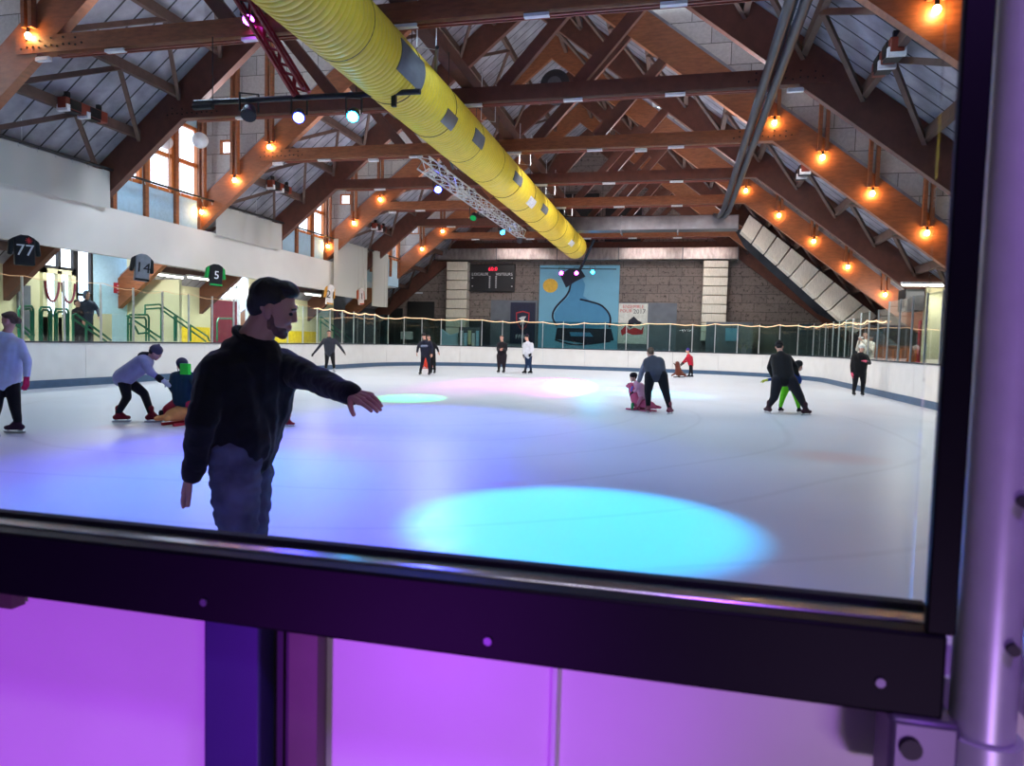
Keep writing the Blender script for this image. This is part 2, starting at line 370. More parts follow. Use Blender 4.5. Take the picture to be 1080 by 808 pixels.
def person(label,Y0,J,s=1.,face=(0,-1,0),top=(20,20,24),bot=(20,20,26),boot=(20,18,20),hair='short',haircol='hair_dark',hat=None,glove=None,
           ground=0.0,vox=.016,fine=False,feet=None,skin='skin',fat=1.,curl=.35,sleeve=None,skates=True,torso=1.,stripe=None,xfix=None,palm=None,legfat=1.,neckr=.056):
    """one figure; J gives joints as (px,py,dy): where the photo shows them, dy metres nearer/farther than Y0"""
    W={k:at(v[0],v[1],'y',Y0+v[2]) for k,v in J.items()}
    for a in ('anL','anR'): W[a].z=ground+(.17 if skates else .10)*s+(J[a][3] if len(J[a])>3 else 0)
    for k in ('L','R'):
        # knees: keep the shank a sensible length
        kn=W['kn'+k]; 
    hp=(W['hpL']+W['hpR'])/2
    t=thing('person',(hp.x,hp.y,ground),label,'person')
    aw=V((hp.x,hp.y,0)).normalized(); ri=V((aw.y,-aw.x,0)); toW=lambda v: ri*v[0]+aw*v[1]+Z_*v[2]
    f=toW(face).normalized(); hu=(W['head']-W['neck']).normalized(); hu=(hu*.5+Z_*.5).normalized() if 'hup' not in J else hu
    u=(hu-f*hu.dot(f)).normalized()
    hs=s*(1.0 if s>.9 else 1.0+.28*(1-s)/.35)   # children carry larger heads
    hc=W['head']
    g=lambda p,q,r0,r1,mb,n=12: mb.cap(p,q,r0*s*fat,r1*s*fat,n)
    def torso_p(mb,k):
        A=W['shL'].lerp(W['shR'],.2);B=W['shR'].lerp(W['shL'],.2); nb=W['neck']
        drop=(hp-nb).normalized()*.05*s
        g(W['hpL'].lerp(hp,.35)-drop*.5,A+drop,.118*k*torso,.115*k*torso,mb); g(W['hpR'].lerp(hp,.35)-drop*.5,B+drop,.118*k*torso,.115*k*torso,mb)
        g(hp,nb+drop*1.6,.125*k*torso,.11*k*torso,mb); g(W['shL']+drop*.5,W['shR']+drop*.5,.068*k,.068*k,mb)
        g(nb+drop*1.3,nb+drop*.3,.10*k,.066*k,mb)
    def arm_p(mb,k,c,cuff=1.):
        g(W['sh'+c],W['el'+c],.068*k,.054*k,mb); g(W['el'+c],W['el'+c].lerp(W['wr'+c],cuff),.053*k,.041*k,mb)
    def leg_p(mb,k,c):
        g(W['hp'+c],W['kn'+c],.094*k*legfat,.064*k*legfat,mb); g(W['kn'+c],W['an'+c],.063*k*legfat,.047*k,mb)
    # one continuous body
    b=MB(); torso_p(b,.86)
    for c in 'LR': arm_p(b,.78,c); leg_p(b,.8,c)
    g(W['neck'],hc-u*.05*hs-f*.012*hs,neckr*1.08,neckr*.96,b); headprims(b,hc,f,u,hs)
    ex=MB()
    for c,ts in (('L',1),('R',-1)):
        if not glove:
            d=(W['wr'+c]-W['el'+c]).normalized()
            if 'ha'+c in W: d=(W['ha'+c]-W['wr'+c]).normalized()
            n=V(palm[c]) if palm and c in palm else V((-f.x*.2,-f.y*.2,-.2))+(hp-W['wr'+c]).normalized()*.8
            hand(ex,W['wr'+c],d,n,ts,s,curl)
    for c in 'LR':
        pass
    blob(b,'body',skin,t,vox=min(vox,.012*max(s,.7)) if not fine else .0055,sm=3 if not fine else 5,extra=ex if ex.v else None)
    # garments
    fol=None
    if fine:
        def fol(co,no):
            a=noise.noise(V((co.x*9,co.y*9,co.z*16)))*.010+noise.noise(V((co.x*25,co.y*25,co.z*34+9)))*.004
            return co+no*a
    j=MB(); torso_p(j,1.12)
    if 'hood' in J or hair=='hooddown': g(W['neck']-f*.05*s,W['neck']-f*.07*s+u*.04*s,.075,.06,j)
    for c in 'LR': arm_p(j,1.12,c,.96)
    blob(j,'jacket',cloth(top) if not isinstance(top,str) else top,t,vox=vox if not fine else .008,sm=4,fn=fol)
    p=MB()
    for c in 'LR': leg_p(p,1.16,c)
    g(W['hpL'],W['hpR'],.112,.112,p); g(hp,hp+(W['neck']-hp).normalized()*.06*s,.12*torso,.11*torso,p)
    fp=None
    if fine:
        def fp(co,no):
            a=noise.noise(V((co.x*10+3,co.y*10,co.z*26)))*.015+noise.noise(V((co.x*22,co.y*22+7,co.z*40)))*.007
            return co+no*a
    blob(p,'trousers',cloth(bot) if not isinstance(bot,str) else bot,t,vox=vox if not fine else .008,sm=3,fn=fp)
    if glove:
        for c,ts in (('L',1),('R',-1)):
            d=(W['wr'+c]-W['el'+c]).normalized(); m_=MB(); n=V((0,-.3,-.3))+(hp-W['wr'+c]).normalized()*.8
            m_.cap(W['wr'+c]-d*.05*s,W['wr'+c]+d*.03*s,.045*s,.036*s,10); hand(m_,W['wr'+c],d,n,ts,s*1.1,curl,1.35)
            m_.build('glove',cloth(glove),t,smooth=True)
    if sleeve:
        for c in sleeve[1]:
            m_=MB(); g(W['sh'+c],W['el'+c],.078,.066,m_); g(W['el'+c],W['el'+c].lerp(W['wr'+c],.93),.066,.051,m_); blob(m_,'sleeve',cloth(sleeve[0]),t,vox=vox,sm=2)
    # skates or shoes
    for c in 'LR':
        an=W['an'+c]; kn=W['kn'+c]; fd=toW(feet[c]) if feet and c in feet else V((f.x,f.y,0)); fd.z=0; fd.normalize()
        m_=MB(); so=an-Z_*(.105 if skates else .06)*s
        m_.cap(an+Z_*.07*s,an-Z_*.04*s,.054*s,.05*s,10); m_.cap(so-fd*.045*s+Z_*.02*s,so+fd*.15*s+Z_*.012*s,.046*s,.036*s,10); m_.cap(an,so+fd*.09*s+Z_*.02*s,.048*s,.04*s,10)
        k=blob(m_,'ice_skate' if skates else 'shoe',cloth(boot),t,vox=.012,sm=2)
        if skates:
            sd=fd.cross(Z_); z0=an.z-.17*s
            q=MB().prism([(-.10*s,.0),(.17*s,.0),(.20*s,.03*s),(.15*s,.03*s),(.14*s,.055*s),(.11*s,.03*s),(0,.03*s),(-.02*s,.055*s),(-.06*s,.055*s),(-.06*s,.03*s),(-.10*s,.025*s)],(so.x-sd.x*.004,so.y-sd.y*.004,z0),fd,Z_,sd,.008*s)
            q.build('blade','steel',k)
    # head cover
    sd=f.cross(u).normalized(); R=Matrix((sd,f,u)).transposed()
    E=lambda mb,x,y,z,rx,ry,rz,n=16: mb.ell(hc+sd*x*hs+f*y*hs+u*z*hs,(rx*hs,ry*hs,rz*hs),R,n)
    if hair in('short','long','bun','hooddown'):
        m_=MB(); E(m_,0,-.022,.046,.080,.094,.082); E(m_,0,-.052,.005,.068,.060,.072); E(m_,0,.036,.090,.056,.046,.028)
        if hair=='long': E(m_,0,-.075,-.05,.075,.045,.11); E(m_,0,-.06,-.02,.085,.05,.07)
        if hair=='bun': E(m_,0,-.11,-.02,.045,.045,.055)
        blob(m_,'hair',haircol,t,vox=.010 if not fine else .006,sm=3)
    if hair=='none' : pass
    if hat:
        kind,col=hat[0],hat[1]; m_=MB()
        if kind=='helmet':
            E(m_,0,-.012,.058,.102,.122,.096); blob(m_,'helmet',cloth(col),t,vox=.010,sm=1)
            b_=MB()
            for x in (-1,1): b_.tube([hc+sd*x*.084*hs+u*.02*hs,hc+sd*x*.072*hs+f*.04*hs-u*.09*hs,hc+f*.06*hs-u*.125*hs],.006,5)
            b_.build('chin_strap','black',t)
        if kind=='beanie':
            E(m_,0,-.014,.060,.086,.104,.082); E(m_,0,-.018,.03,.090,.108,.045); E(m_,0,-.03,.14,.025,.025,.025); blob(m_,'beanie',cloth(col),t,vox=.010,sm=2)
        if kind=='hood':
            E(m_,0,-.03,.03,.098,.108,.118); E(m_,0,-.05,-.07,.10,.085,.075); blob(m_,'hood',cloth(col),t,vox=.012,sm=3)
    if face[1]<.2:
        for x in (-1,1):
            e=MB().ell(hc+sd*x*.031*hs+f*.079*hs+u*.006*hs,(.0105*hs,.0105*hs,.0075*hs),R,10); e.build('eye','black',t,smooth=True)
            MB().cap(hc+sd*x*.018*hs+f*.092*hs+u*.030*hs,hc+sd*x*.046*hs+f*.082*hs+u*.030*hs,.0042*hs).build('eyebrow',haircol,t,smooth=True)
    return t,W,dict(f=f,u=u,sd=sd,hc=hc,hs=hs,R=R)
# the man in front
man,W,H=person('man in a black sweater and dark jeans gliding close behind the glass',2.68,
  dict(head=(288,325,0),neck=(267,361,.0),hup=(0,0,0),shR=(229,390,-.14),shL=(295,384,.16),elR=(213,446,-.26),wrR=(203,499,-.20),haR=(191,524,-.18),
       elL=(336,402,-.02),wrL=(371,416,-.20),haL=(392,423,-.26),hpR=(248,472,-.09),hpL=(262,470,.09),knR=(250,571,-.12),knL=(262,573,.12),anR=(240,680,-.02),anL=(280,680,.22)),
  s=1.0,face=(.97,-.16,-.30),top='sweater',bot='denim',boot=(24,24,28),haircol='hair_dark',skin='skin_man',fine=True,curl=.32,torso=1.1,
  palm={'R':(.3,.3,-.2),'L':(.1,.4,-1)},feet={'L':(1,0,0),'R':(1,-.1,0)},legfat=1.08,neckr=.069)
f,u,sd,hc,R=H['f'],H['u'],H['sd'],H['hc'],H['R']
m_=MB()
E=lambda x,y,z,rx,ry,rz,n=16: m_.ell(hc+sd*x+f*y+u*z,(rx,ry,rz),R,n)
E(0,.034,-.066,.0535,.055,.050); E(0,.065,-.098,.028,.026,.022); 
for x in (-1,1): E(x*.052,.012,-.040,.014,.022,.048)
blob(m_,'beard','stubble',man,vox=.006,sm=3)
m_=MB(); E(0,.062,.094,.046,.026,.022); E(0,.03,.106,.058,.05,.026); blob(m_,'fringe','hair_dark',man,vox=.006,sm=2)
m_=MB(); c=W['neck']; n=(hc-c).normalized()
x=n.cross(V((0,0,1))).normalized(); y=n.cross(x)
m_.tube([c+n*.012+(x*math.cos(a)*.086+y*math.sin(a)*.092) for a in [2*math.pi*i/24 for i in range(24)]],.014,8,closed=True); m_.build('collar','sweater',man,smooth=True)
for c_ in 'LR':
    d=(W['wr'+c_]-W['el'+c_]).normalized(); p=W['el'+c_].lerp(W['wr'+c_],.93); m_=MB().cap(p-d*.03,p+d*.02,.047,.044,16); m_.build('cuff','sweater',man,smooth=True)
m_=MB(); 
# ---- others
person('woman in a white sweater and black leggings at the left edge',7.75,
  dict(head=(10,338,0),neck=(6,353,0),shL=(-9,362,-.05),shR=(20,362,.05),elL=(-14,382,-.1),wrL=(-14,402,-.1),elR=(29,381,.05),wrR=(28,398,.0),hpL=(-2,402,0),hpR=(12,402,.05),knL=(-4,430,-.1),knR=(16,430,.05),anL=(-8,455,-.3),anR=(19,455,.1)),
  s=.97,face=(-.85,.45,-.2),top=(206,218,246),bot=(18,18,24),boot=(60,34,62),hair='bun',haircol='hair_brown',glove=(206,28,88),torso=1.15)
lil,WL,HL=person('adult in a lilac grey jacket bending right over a child, red skates',9.5,
  dict(head=(164,372,0),neck=(156,379,0),shL=(153,381,.16),shR=(153,382,-.16),elL=(160,393,.16),wrL=(170,401,.1),elR=(157,392,-.2),wrR=(170,400,-.12),hpL=(130,398,.08),hpR=(130,399,-.09),knL=(152,415,.1),knR=(134,419,-.1),anL=(159,440,.1),anR=(125,440,-.1)),
  s=.95,face=(.9,-.05,-.6),top=(150,148,182),bot=(16,16,24),boot=(120,18,40),hair='short',haircol='hair_dark',hat=('beanie',(86,80,96)),glove=(200,204,220),torso=1.22,feet={'L':(1,0,0),'R':(1,0,0)})
m_=MB(); n_=WL['neck']; bd=(WL['hpR']-n_).normalized()
m_.cap(n_+bd*.10+Z_*.10,n_+Z_*.05,.085,.075); m_.cap(n_+HL['sd']*.07,n_-HL['sd']*.07,.07,.07); blob(m_,'hood',cloth((16,16,22)),lil,sm=2)
for c in 'LR':
    d=(WL['wr'+c]-WL['el'+c]).normalized(); MB().cap(WL['wr'+c]-d*.06,WL['wr'+c]-d*.005,.052,.05).build('cuff',cloth((16,16,22)),lil,smooth=True)
person('child in a dark teal jacket and red trousers sitting on a skating aid',9.6,
  dict(head=(192,386,0),neck=(192,393,0),shL=(183,396,0),shR=(202,396,0),elL=(180,408,-.1),wrL=(185,418,.1),elR=(206,408,-.1),wrR=(203,418,.1),hpL=(188,424,0),hpR=(198,424,0),knL=(176,431,.12),knR=(207,431,.12),anL=(170,440,.0),anR=(212,440,.0)),
  s=.72,face=(.1,1,-.1),top=(16,50,66),bot=(190,40,66),boot=(40,30,40),hat=('helmet',(58,58,78)),glove=(30,60,160),torso=1.15,legfat=1.15)
q=at(195,389,'y',9.40); o=MB().box(q.x-.075,q.y-.02,q.z-.09,q.x+.075,q.y+.05,q.z+.08).build('number_tag',cloth((60,230,60)),bevel=.006); tag(o,'bright green tag on the back of the helmet of the seated child','tag')
person('small child in a blue helmet half hidden behind the man',10.1,
  dict(head=(297,403,0),neck=(297,410,0),shL=(291,413,.1),shR=(301,413,-.05),elL=(290,422,.1),wrL=(291,432,.1),elR=(303,424,-.05),wrR=(305,434,-.05),hpL=(293,428,.05),hpR=(300,428,-.05),knL=(293,437,.05),knR=(302,438,-.05),anL=(294,446,.05),anR=(304,446,-.05)),
  s=.60,face=(.9,-.3,-.2),top=(196,120,150),bot=(22,24,60),boot=(150,40,50),hat=('helmet',(30,50,190)),torso=1.1)
person('man in a grey zip jacket gliding with both arms spread, far left',26.3,
  dict(head=(347,351.5,0),neck=(347,356,0),shL=(353,358.5,0),shR=(342,358.5,0),elL=(359,366,0),wrL=(362.5,371,-.05),elR=(336.5,366,0),wrR=(331.5,372,-.05),hpL=(350.5,373,0),hpR=(345,373,0),knL=(351.5,382,-.05),knR=(344.5,382,-.05),anL=(352.5,390,0),anR=(343.5,390,0)),
  s=1.0,face=(.05,-1,-.1),top=(52,54,66),bot=(18,18,22),boot=(170,170,176),glove=(14,14,16),vox=.02,feet={'L':(.3,-1,0),'R':(-.3,-1,0)})
nav,WN,HN=person('skater in a navy top with pale chest print, arms out, beside a partner',26.9,
  dict(head=(447,354.5,0),neck=(448,359,0),shL=(453,361.5,0),shR=(444,361.5,0),elL=(456,367,0),wrL=(455.5,373,-.05),elR=(441,366,0),wrR=(440,371.5,0),hpL=(451,374,0),hpR=(446.5,374,0),knL=(452.5,382,-.03),knR=(445.5,382,0),anL=(453,391,0),anR=(443.5,390,0)),
  s=1.0,face=(-.3,-1,-.3),top=(26,28,46),bot=(16,18,34),boot=(14,14,18),hat=('beanie',(12,12,16)),vox=.02)
q=[WN['shR'].lerp(WN['shL'],.22)+HN['f']*.125-Z_*.10,WN['shR'].lerp(WN['shL'],.78)+HN['f']*.125-Z_*.10]
MB().cap(q[0],q[1],.05,.05).build('chest_print',cloth((120,128,150)),nav,smooth=True)
person('partner in black behind the navy skater, left arm out',28.3,
  dict(head=(452,356,0),neck=(453,360,0),shL=(457.5,363,0),shR=(449.5,363,0),elL=(461,367,0),wrL=(462.5,371,-.05),elR=(448,369,0),wrR=(448,373,-.05),hpL=(457,374,0),hpR=(452.5,374,0),knL=(458,381,0),knR=(454.5,381,0),anL=(458.5,387,0),anR=(455,387,0)),
  s=.97,face=(-.2,-1,-.3),top=(16,17,22),bot=(14,14,18),boot=(14,14,18),vox=.02)
person('figure in long dark clothes with a pale face standing at the far boards',31.3,
  dict(head=(529,356.5,0),neck=(529.5,361,0),shL=(533.5,363,0),shR=(525.5,363,0),elL=(534,369,0),wrL=(530,369,-.28),elR=(525,369,0),wrR=(528,368,-.28),hpL=(531.5,375,0),hpR=(527,375,0),knL=(531.5,383,0),knR=(526.5,383,0),anL=(531.5,391,0),anR=(526,391,0)),
  s=1.04,face=(-.4,-1,0),top=(26,24,30),bot=(34,26,34),boot=(16,14,18),hair='short',haircol='hair_brown',vox=.02,legfat=1.35)
person('skater in a white jacket and blue jeans at the far boards',31.6,
  dict(head=(555.5,356,0),neck=(556.5,360.5,0),shL=(561,363,.05),shR=(553,363,-.05),elL=(562,369,0),wrL=(560,373,-.1),elR=(552,369,-.1),wrR=(552,374,-.15),hpL=(559,376,0),hpR=(555.5,376,0),knL=(559,384,0),knR=(555.5,384,-.05),anL=(560,391,0),anR=(554,391,-.1)),
  s=1.0,face=(-.8,-.6,0),top=(216,218,226),bot=(24,44,76),boot=(14,14,18),hat=('beanie',(16,16,20)),glove=(14,14,16),vox=.02)
person('woman in a grey jacket and black leggings bending away over a pink child',15.3,
  dict(head=(686,372.5,.35),neck=(688,378,.25),shL=(682,381,.2),shR=(697,381,.2),elL=(677,392,.3),wrL=(674,402,.35),elR=(698,390,.35),wrR=(690,400,.45),hpL=(686,396,-.05),hpR=(698,396,-.05),knL=(683.5,412,-.05),knR=(702,413,-.1),anL=(683.5,428,0),anR=(706,429,-.15)),
  s=.98,face=(-.3,.9,-.5),top=(62,66,80),bot=(14,15,24),boot=(126,62,76),hair='bun',haircol='hair_brown',torso=1.12,sleeve=((128,132,150),'L'),legfat=1.2,feet={'L':(-.3,1,0),'R':(.5,1,0)})
person('small child in a pale pink suit held by the bending woman',15.7,
  dict(head=(668,398,0),neck=(670.5,403,0),shL=(672,406,-.08),shR=(676,406,.08),elL=(671,411,-.12),wrL=(667,414,-.1),elR=(673,411,.1),wrR=(668,414,.1),hpL=(677,418,-.06),hpR=(679,418,.06),knL=(674,424,-.08),knR=(681,425,.08),anL=(671,430,-.1),anR=(679,431,.05)),
  s=.55,face=(-.9,-.3,-.1),top=(206,150,176),bot=(196,120,150),boot=(150,60,90),haircol='hair_dark',hat=('helmet',(30,22,30)),torso=1.15,glove=(60,40,50))
person('child in a red jacket and purple hat pushing a brown seal aid',34.0,
  dict(head=(725.5,370,0),neck=(726,374,0),shL=(725,376.5,-.12),shR=(729,376.5,.12),elL=(722,380,-.12),wrL=(719.5,382.5,-.1),elR=(724,381,.1),wrR=(720,383,.1),hpL=(728.5,385,-.07),hpR=(729,385,.07),knL=(728,390.5,-.08),knR=(729.5,390.5,.08),anL=(727,396,-.08),anR=(730,396,.08)),
  s=.78,face=(-.9,-.35,-.2),top=(186,30,54),bot=(18,18,24),boot=(20,20,26),hat=('beanie',(50,44,120)),vox=.02,glove=(20,20,26),torso=1.1)
person('adult in black with beanie bending away, legs wide around a child',16.5,
  dict(head=(822,366,.38),neck=(823,372.5,.28),shL=(816,377,.25),shR=(831,377,.25),elL=(811.5,388,.3),wrL=(816,399,.45),elR=(839,387,.3),wrR=(841,398,.45),hpL=(820,401,-.05),hpR=(834,401,-.05),knL=(816.5,419,0),knR=(844,419,0),anL=(811,432,0),anR=(849,432,-.1)),
  s=1.05,face=(.1,.9,-.5),top=(18,18,22),bot=(30,30,38),boot=(60,30,40),hat=('beanie',(10,10,14)),torso=1.0,legfat=1.2,feet={'L':(-.5,.8,0),'R':(.7,.7,0)})
person('child in bright green trousers and blue jacket between the black legs',16.95,
  dict(head=(842.5,386,.1),neck=(839,392.5,0),shL=(830,394,0),shR=(841,395,0),elL=(819,399,0),wrL=(808,401,0),elR=(844,401,0),wrR=(843,405,0),hpL=(829,408,0),hpR=(837,408,0),knL=(825.5,419,0),knR=(840,419,0),anL=(823,430,0),anR=(842.5,430,0)),
  s=.72,face=(.5,.8,0),top=(28,64,140),bot=(110,226,40),boot=(30,26,34),hat=('helmet',(24,26,30)),glove=(204,214,70),legfat=1.25)
person('skater in black with a white helmet and pink gloves leaning at the right boards',24.35,
  dict(head=(909,367.5,0),neck=(908,373,0),shL=(913.5,376,0),shR=(900.5,376,0),elL=(917,383,.05),wrL=(913,381,-.3),elR=(898.5,386,0),wrR=(898.5,393,-.05),hpL=(910,393,0),hpR=(902.5,393,0),knL=(910.5,403,0),knR=(902,403,0),anL=(909.5,413,0),anR=(900.5,412,0)),
  s=1.0,face=(.25,-1,-.05),top=(18,18,22),bot=(16,16,20),boot=(20,20,24),hair='none',hat=('helmet',(214,214,208)),glove=(226,90,120),vox=.018,torso=1.12,legfat=1.1)
struct('floor_right_stand',bx(6.75,20,-.06,9.95,29.8,.36),'floor_c')
sp,W2,_=person('spectator in a cream coat filming with a phone behind the right glass',27.7,
  dict(head=(912.5,353,0),neck=(913,359.5,0),shL=(921,363,0),shR=(906,363,0),elL=(919,370,-.2),wrL=(909,359,-.42),elR=(904,369,-.15),wrR=(906,359,-.40),hpL=(917,385,0),hpR=(909,385,0),knL=(917,396,0),knR=(909,396,0),anL=(917,405,0),anR=(909,405,0)),
  s=1.0,face=(-.3,-1,-.05),top=(214,206,190),bot=(70,66,64),boot=(30,26,24),haircol='hair_dark',ground=.36,skates=False,torso=1.2,vox=.018)
q=(W2['wrL']+W2['wrR'])/2+V((0,-.06,.09)); o=bx(q.x-.075,q.y-.006,q.z-.03,q.x+.075,q.y+.006,q.z+.045).build('smartphone','paper',bevel=.003); tag(o,'pale smartphone held up by the spectator in the cream coat','phone')
q=at(93,311,'x',-17.4)
person('passer-by in a navy hooded coat walking on the left concourse',q.y,
  dict(head=(92,311,0),neck=(91.5,317,0),shL=(98,320,.12),shR=(86,320,-.12),elL=(103,327,.2),wrL=(105,334,.1),elR=(86,330,-.1),wrR=(88,338,-.2),hpL=(93,342,.05),hpR=(88,342,-.05),knL=(94,352,.1),knR=(87,352,-.1),anL=(94,362,.15),anR=(86,362,-.15)),
  s=.97,face=(.5,-.8,0),top=(44,54,74),bot=(26,28,36),boot=(30,30,34),hat=('hood',(84,100,130)),ground=.6,skates=False)
q=at(81,320,'x',-17.6)
person('passer-by in dark clothes partly behind the navy coat',q.y,
  dict(head=(81.5,320,0),neck=(82,325,0),shL=(87,328,.1),shR=(78,328,-.1),elL=(88,336,.1),wrL=(88,343,.1),elR=(77,336,-.1),wrR=(78,343,-.1),hpL=(85,346,.05),hpR=(80,346,-.05),knL=(86,355,.05),knR=(80,355,-.05),anL=(86,362,.05),anR=(80,362,-.05)),
  s=.84,face=(.6,-.7,0),top=(40,34,44),bot=(30,26,34),boot=(20,20,24),ground=.6,skates=False)
# ------------------------------------------------------------ skating aids shaped like small seals
def seal(label,pos,d,s,cols,handle=(30,70,190)):
    """seal shaped sliding aid: low body rising into a neck and head, flippers, handle bar"""
    pos=V(pos); pos.z=0; d=V(d).normalized(); sd=d.cross(Z_).normalized(); a,b_,c=cols
    t=thing('skating_aid',pos,label,'skating aid','seal shaped skating aids')
    m_=MB(); P_=lambda x,y,z: pos+d*x*s+sd*y*s+Z_*z*s
    m_.cap(P_(-.38,0,.16),P_(.05,0,.22),.10*s,.17*s); m_.cap(P_(.05,0,.22),P_(.22,0,.46),.17*s,.11*s); m_.cap(P_(.22,0,.46),P_(.26,0,.62),.11*s,.10*s); m_.cap(P_(.28,0,.64),P_(.40,0,.61),.085*s,.05*s)
    m_.cap(P_(-.38,0,.14),P_(-.58,.10,.12),.06*s,.04*s); m_.cap(P_(-.38,0,.14),P_(-.58,-.10,.12),.06*s,.04*s)
    blob(m_,'body',cloth(a),t,vox=.02,sm=3)
    for y in (-1,1):
        MB().cap(P_(.10,y*.15,.16),P_(-.02,y*.34,.06),.045*s,.03*s).build('flipper',cloth(b_),t,smooth=True)
        MB().bar(P_(-.45,y*.12,.02),P_(.32,y*.12,.02),.05*s,.04*s).build('runner',cloth(c),t)
    MB().tube([P_(.20,-.10,.50),P_(.10,-.20,.60),P_(.06,-.24,.62)],.022*s,8).tube([P_(.20,.10,.50),P_(.10,.20,.60),P_(.06,.24,.62)],.022*s,8).build('handle',cloth(handle),t,smooth=True)
    for y in (-1,1): MB().ell(P_(.33,y*.06,.68),.018*s,n=8).build('eye','black',t,smooth=True)
    return t
q=at(197,447,'z',0); seal('orange and red seal skating aid under the seated child',(q.x,q.y+.1,0),(.15,1,0),1.0,((226,150,90),(206,50,70),(206,50,70)))
q=at(672,432,'z',0); seal('pink seal skating aid with green flippers at the bending woman',(q.x+.05,q.y-.15,0),(-.8,.5,0),.85,((196,90,130),(10,130,80),(196,90,130)),(90,110,220))
q=at(716,398,'z',0); seal('brown seal skating aid pushed by the child in red',(q.x,q.y,0),(-.35,-1,0),1.05,((112,58,44),(112,58,44),(60,34,30)),(60,34,30))
q=at(448,389,'z',0); seal('orange red skating aid between the legs of the navy skater',(q.x,q.y+.3,0),(-.2,-1,0),.8,((236,70,50),(236,70,50),(236,90,70)),(236,90,70))
# ------------------------------------------------------------ dimensions
XL,XR,YN,YF,RC=-15.3,6.4,1.0,39.0,6.0
Y1,SP=12.165,4.251; TY=lambda n:Y1+SP*(n-1)
RID=-5.57; ZT=7.12
def le(x): return 8.88-.772*x if x>=RID else 17.7+.8125*x      # underside of the rafters
RD=1.05; XLE,XRE=-20.6,10.0; ZD=11.0; XDR,XDL=-1.39,-9.54
X_,Y_,Z_=V((1,0,0)),V((0,1,0)),V((0,0,1))
# ------------------------------------------------------------ ice and floor
def rpath(x0,y0,x1,y1,r,n=10):
    p=[]
    for cx,cy,a0 in ((x1-r,y0+r,-90),(x1-r,y1-r,0),(x0+r,y1-r,90),(x0+r,y0+r,180)):
        for i in range(n+1):
            a=math.radians(a0+90*i/n); p.append((cx+r*math.cos(a),cy+r*math.sin(a)))
    return p
ip=rpath(XL,YN,XR,YF,RC,16)
mb=MB(); mb.prism([(x,y) for x,y in ip],(0,0,-.06),X_,Y_,Z_,.06); o=struct('floor_ice',mb,'ice')
struct('floor_concrete',bx(-21,-5,-.3,10.4,42.6,-.07),'floor_c')
struct('floor_concourse',bx(-19.2,-5,-.06,-15.75,42,.6),'floor_c')
# ------------------------------------------------------------ boards
path=[]; P=rpath(XL,YN,XR,YF,RC,40)
def resample(P,step):
    out=[];L=0;P2=P+[P[0]]; acc=0; nxt=0
    tot=sum((V(P2[i+1])-V(P2[i])).length for i in range(len(P)))
    n=round(tot/step); st=tot/n
    for i in range(len(P)):
        a=V(P2[i]);b=V(P2[i+1]);l=(b-a).length
        while nxt<=acc+l+1e-6 and len(out)<n:
            out.append(a+(b-a)*((nxt-acc)/max(l,1e-9))); nxt+=st
        acc+=l
    return out,tot
def offs(P,d):
    out=[];k=len(P)
    for i in range(k):
        a=V(P[(i-1)%k]);b=V(P[(i+1)%k]);t=(b-a).normalized(); out.append(V(P[i])+V((t.y,-t.x))*d)
    return out
def wallstrip(mb,pts,d0,d1,z0,z1,closed=False):
    """a strip following pts, between two outward offsets"""
    k=len(pts);ns=[]
    for i in range(k):
        a=V(pts[max(i-1,0)] if not closed else pts[(i-1)%k]);b=V(pts[min(i+1,k-1)] if not closed else pts[(i+1)%k]);t=(b-a).normalized();ns.append(V((t.y,-t.x)))
    vs=[]
    for p,n in zip(pts,ns):
        p=V(p); a=p+n*d0;b=p+n*d1
        vs+=[(a.x,a.y,z0),(b.x,b.y,z0),(b.x,b.y,z1),(a.x,a.y,z1)]
    fs=[]
    for i in range(k if closed else k-1):
        j=(i+1)%k
        for q in range(4): fs.append((i*4+q,i*4+(q+1)%4,j*4+(q+1)%4,j*4+q))
    if not closed: fs+=[(0,1,2,3),((k-1)*4+3,(k-1)*4+2,(k-1)*4+1,(k-1)*4)]
    return mb.add(vs,fs)
BP,_=resample(P,.30)
BP=[tuple(p) for p in BP]
boards=thing('rink_boards',(XL,13,0),'white dasher boards with blue kick plate running round the ice','rink boards')
NB=len(BP)
near=lambda p:p[1]<YN+.02
per=8
for i in range(0,NB,per):
    seg=[BP[j%NB] for j in range(i,min(i+per,NB)+1)]
    # pull the ends in by 4 mm for the panel joints
    a,b=V(seg[0]),V(seg[1]); seg[0]=tuple(a+(b-a).normalized()*.006); a,b=V(seg[-1]),V(seg[-2]); seg[-1]=tuple(a+(b-a).normalized()*.006)
    mb=MB(); wallstrip(mb,seg,.0,.04,.0,1.08 if near(seg[0]) and near(seg[-1]) else 1.13); wallstrip(mb,seg,-.004,.0,.62,.632)
    mb.build('board_panel','board',boards)
mb=MB(); wallstrip(mb,BP,-.03,.0,0,.2,True); mb.build('kick_plate','kick',boards)
far=[p for p in BP if not near(p)]
i0=max(i for i in range(NB) if near(BP[i]) and BP[i][0]>0) if any(near(p) and p[0]>0 for p in BP) else 0
seq=[BP[(i0+1+k)%NB] for k in range(NB) if not near(BP[(i0+1+k)%NB])]
mb=MB(); wallstrip(mb,seq,-.025,.14,1.13,1.17); mb.build('cap_rail','cap',boards)
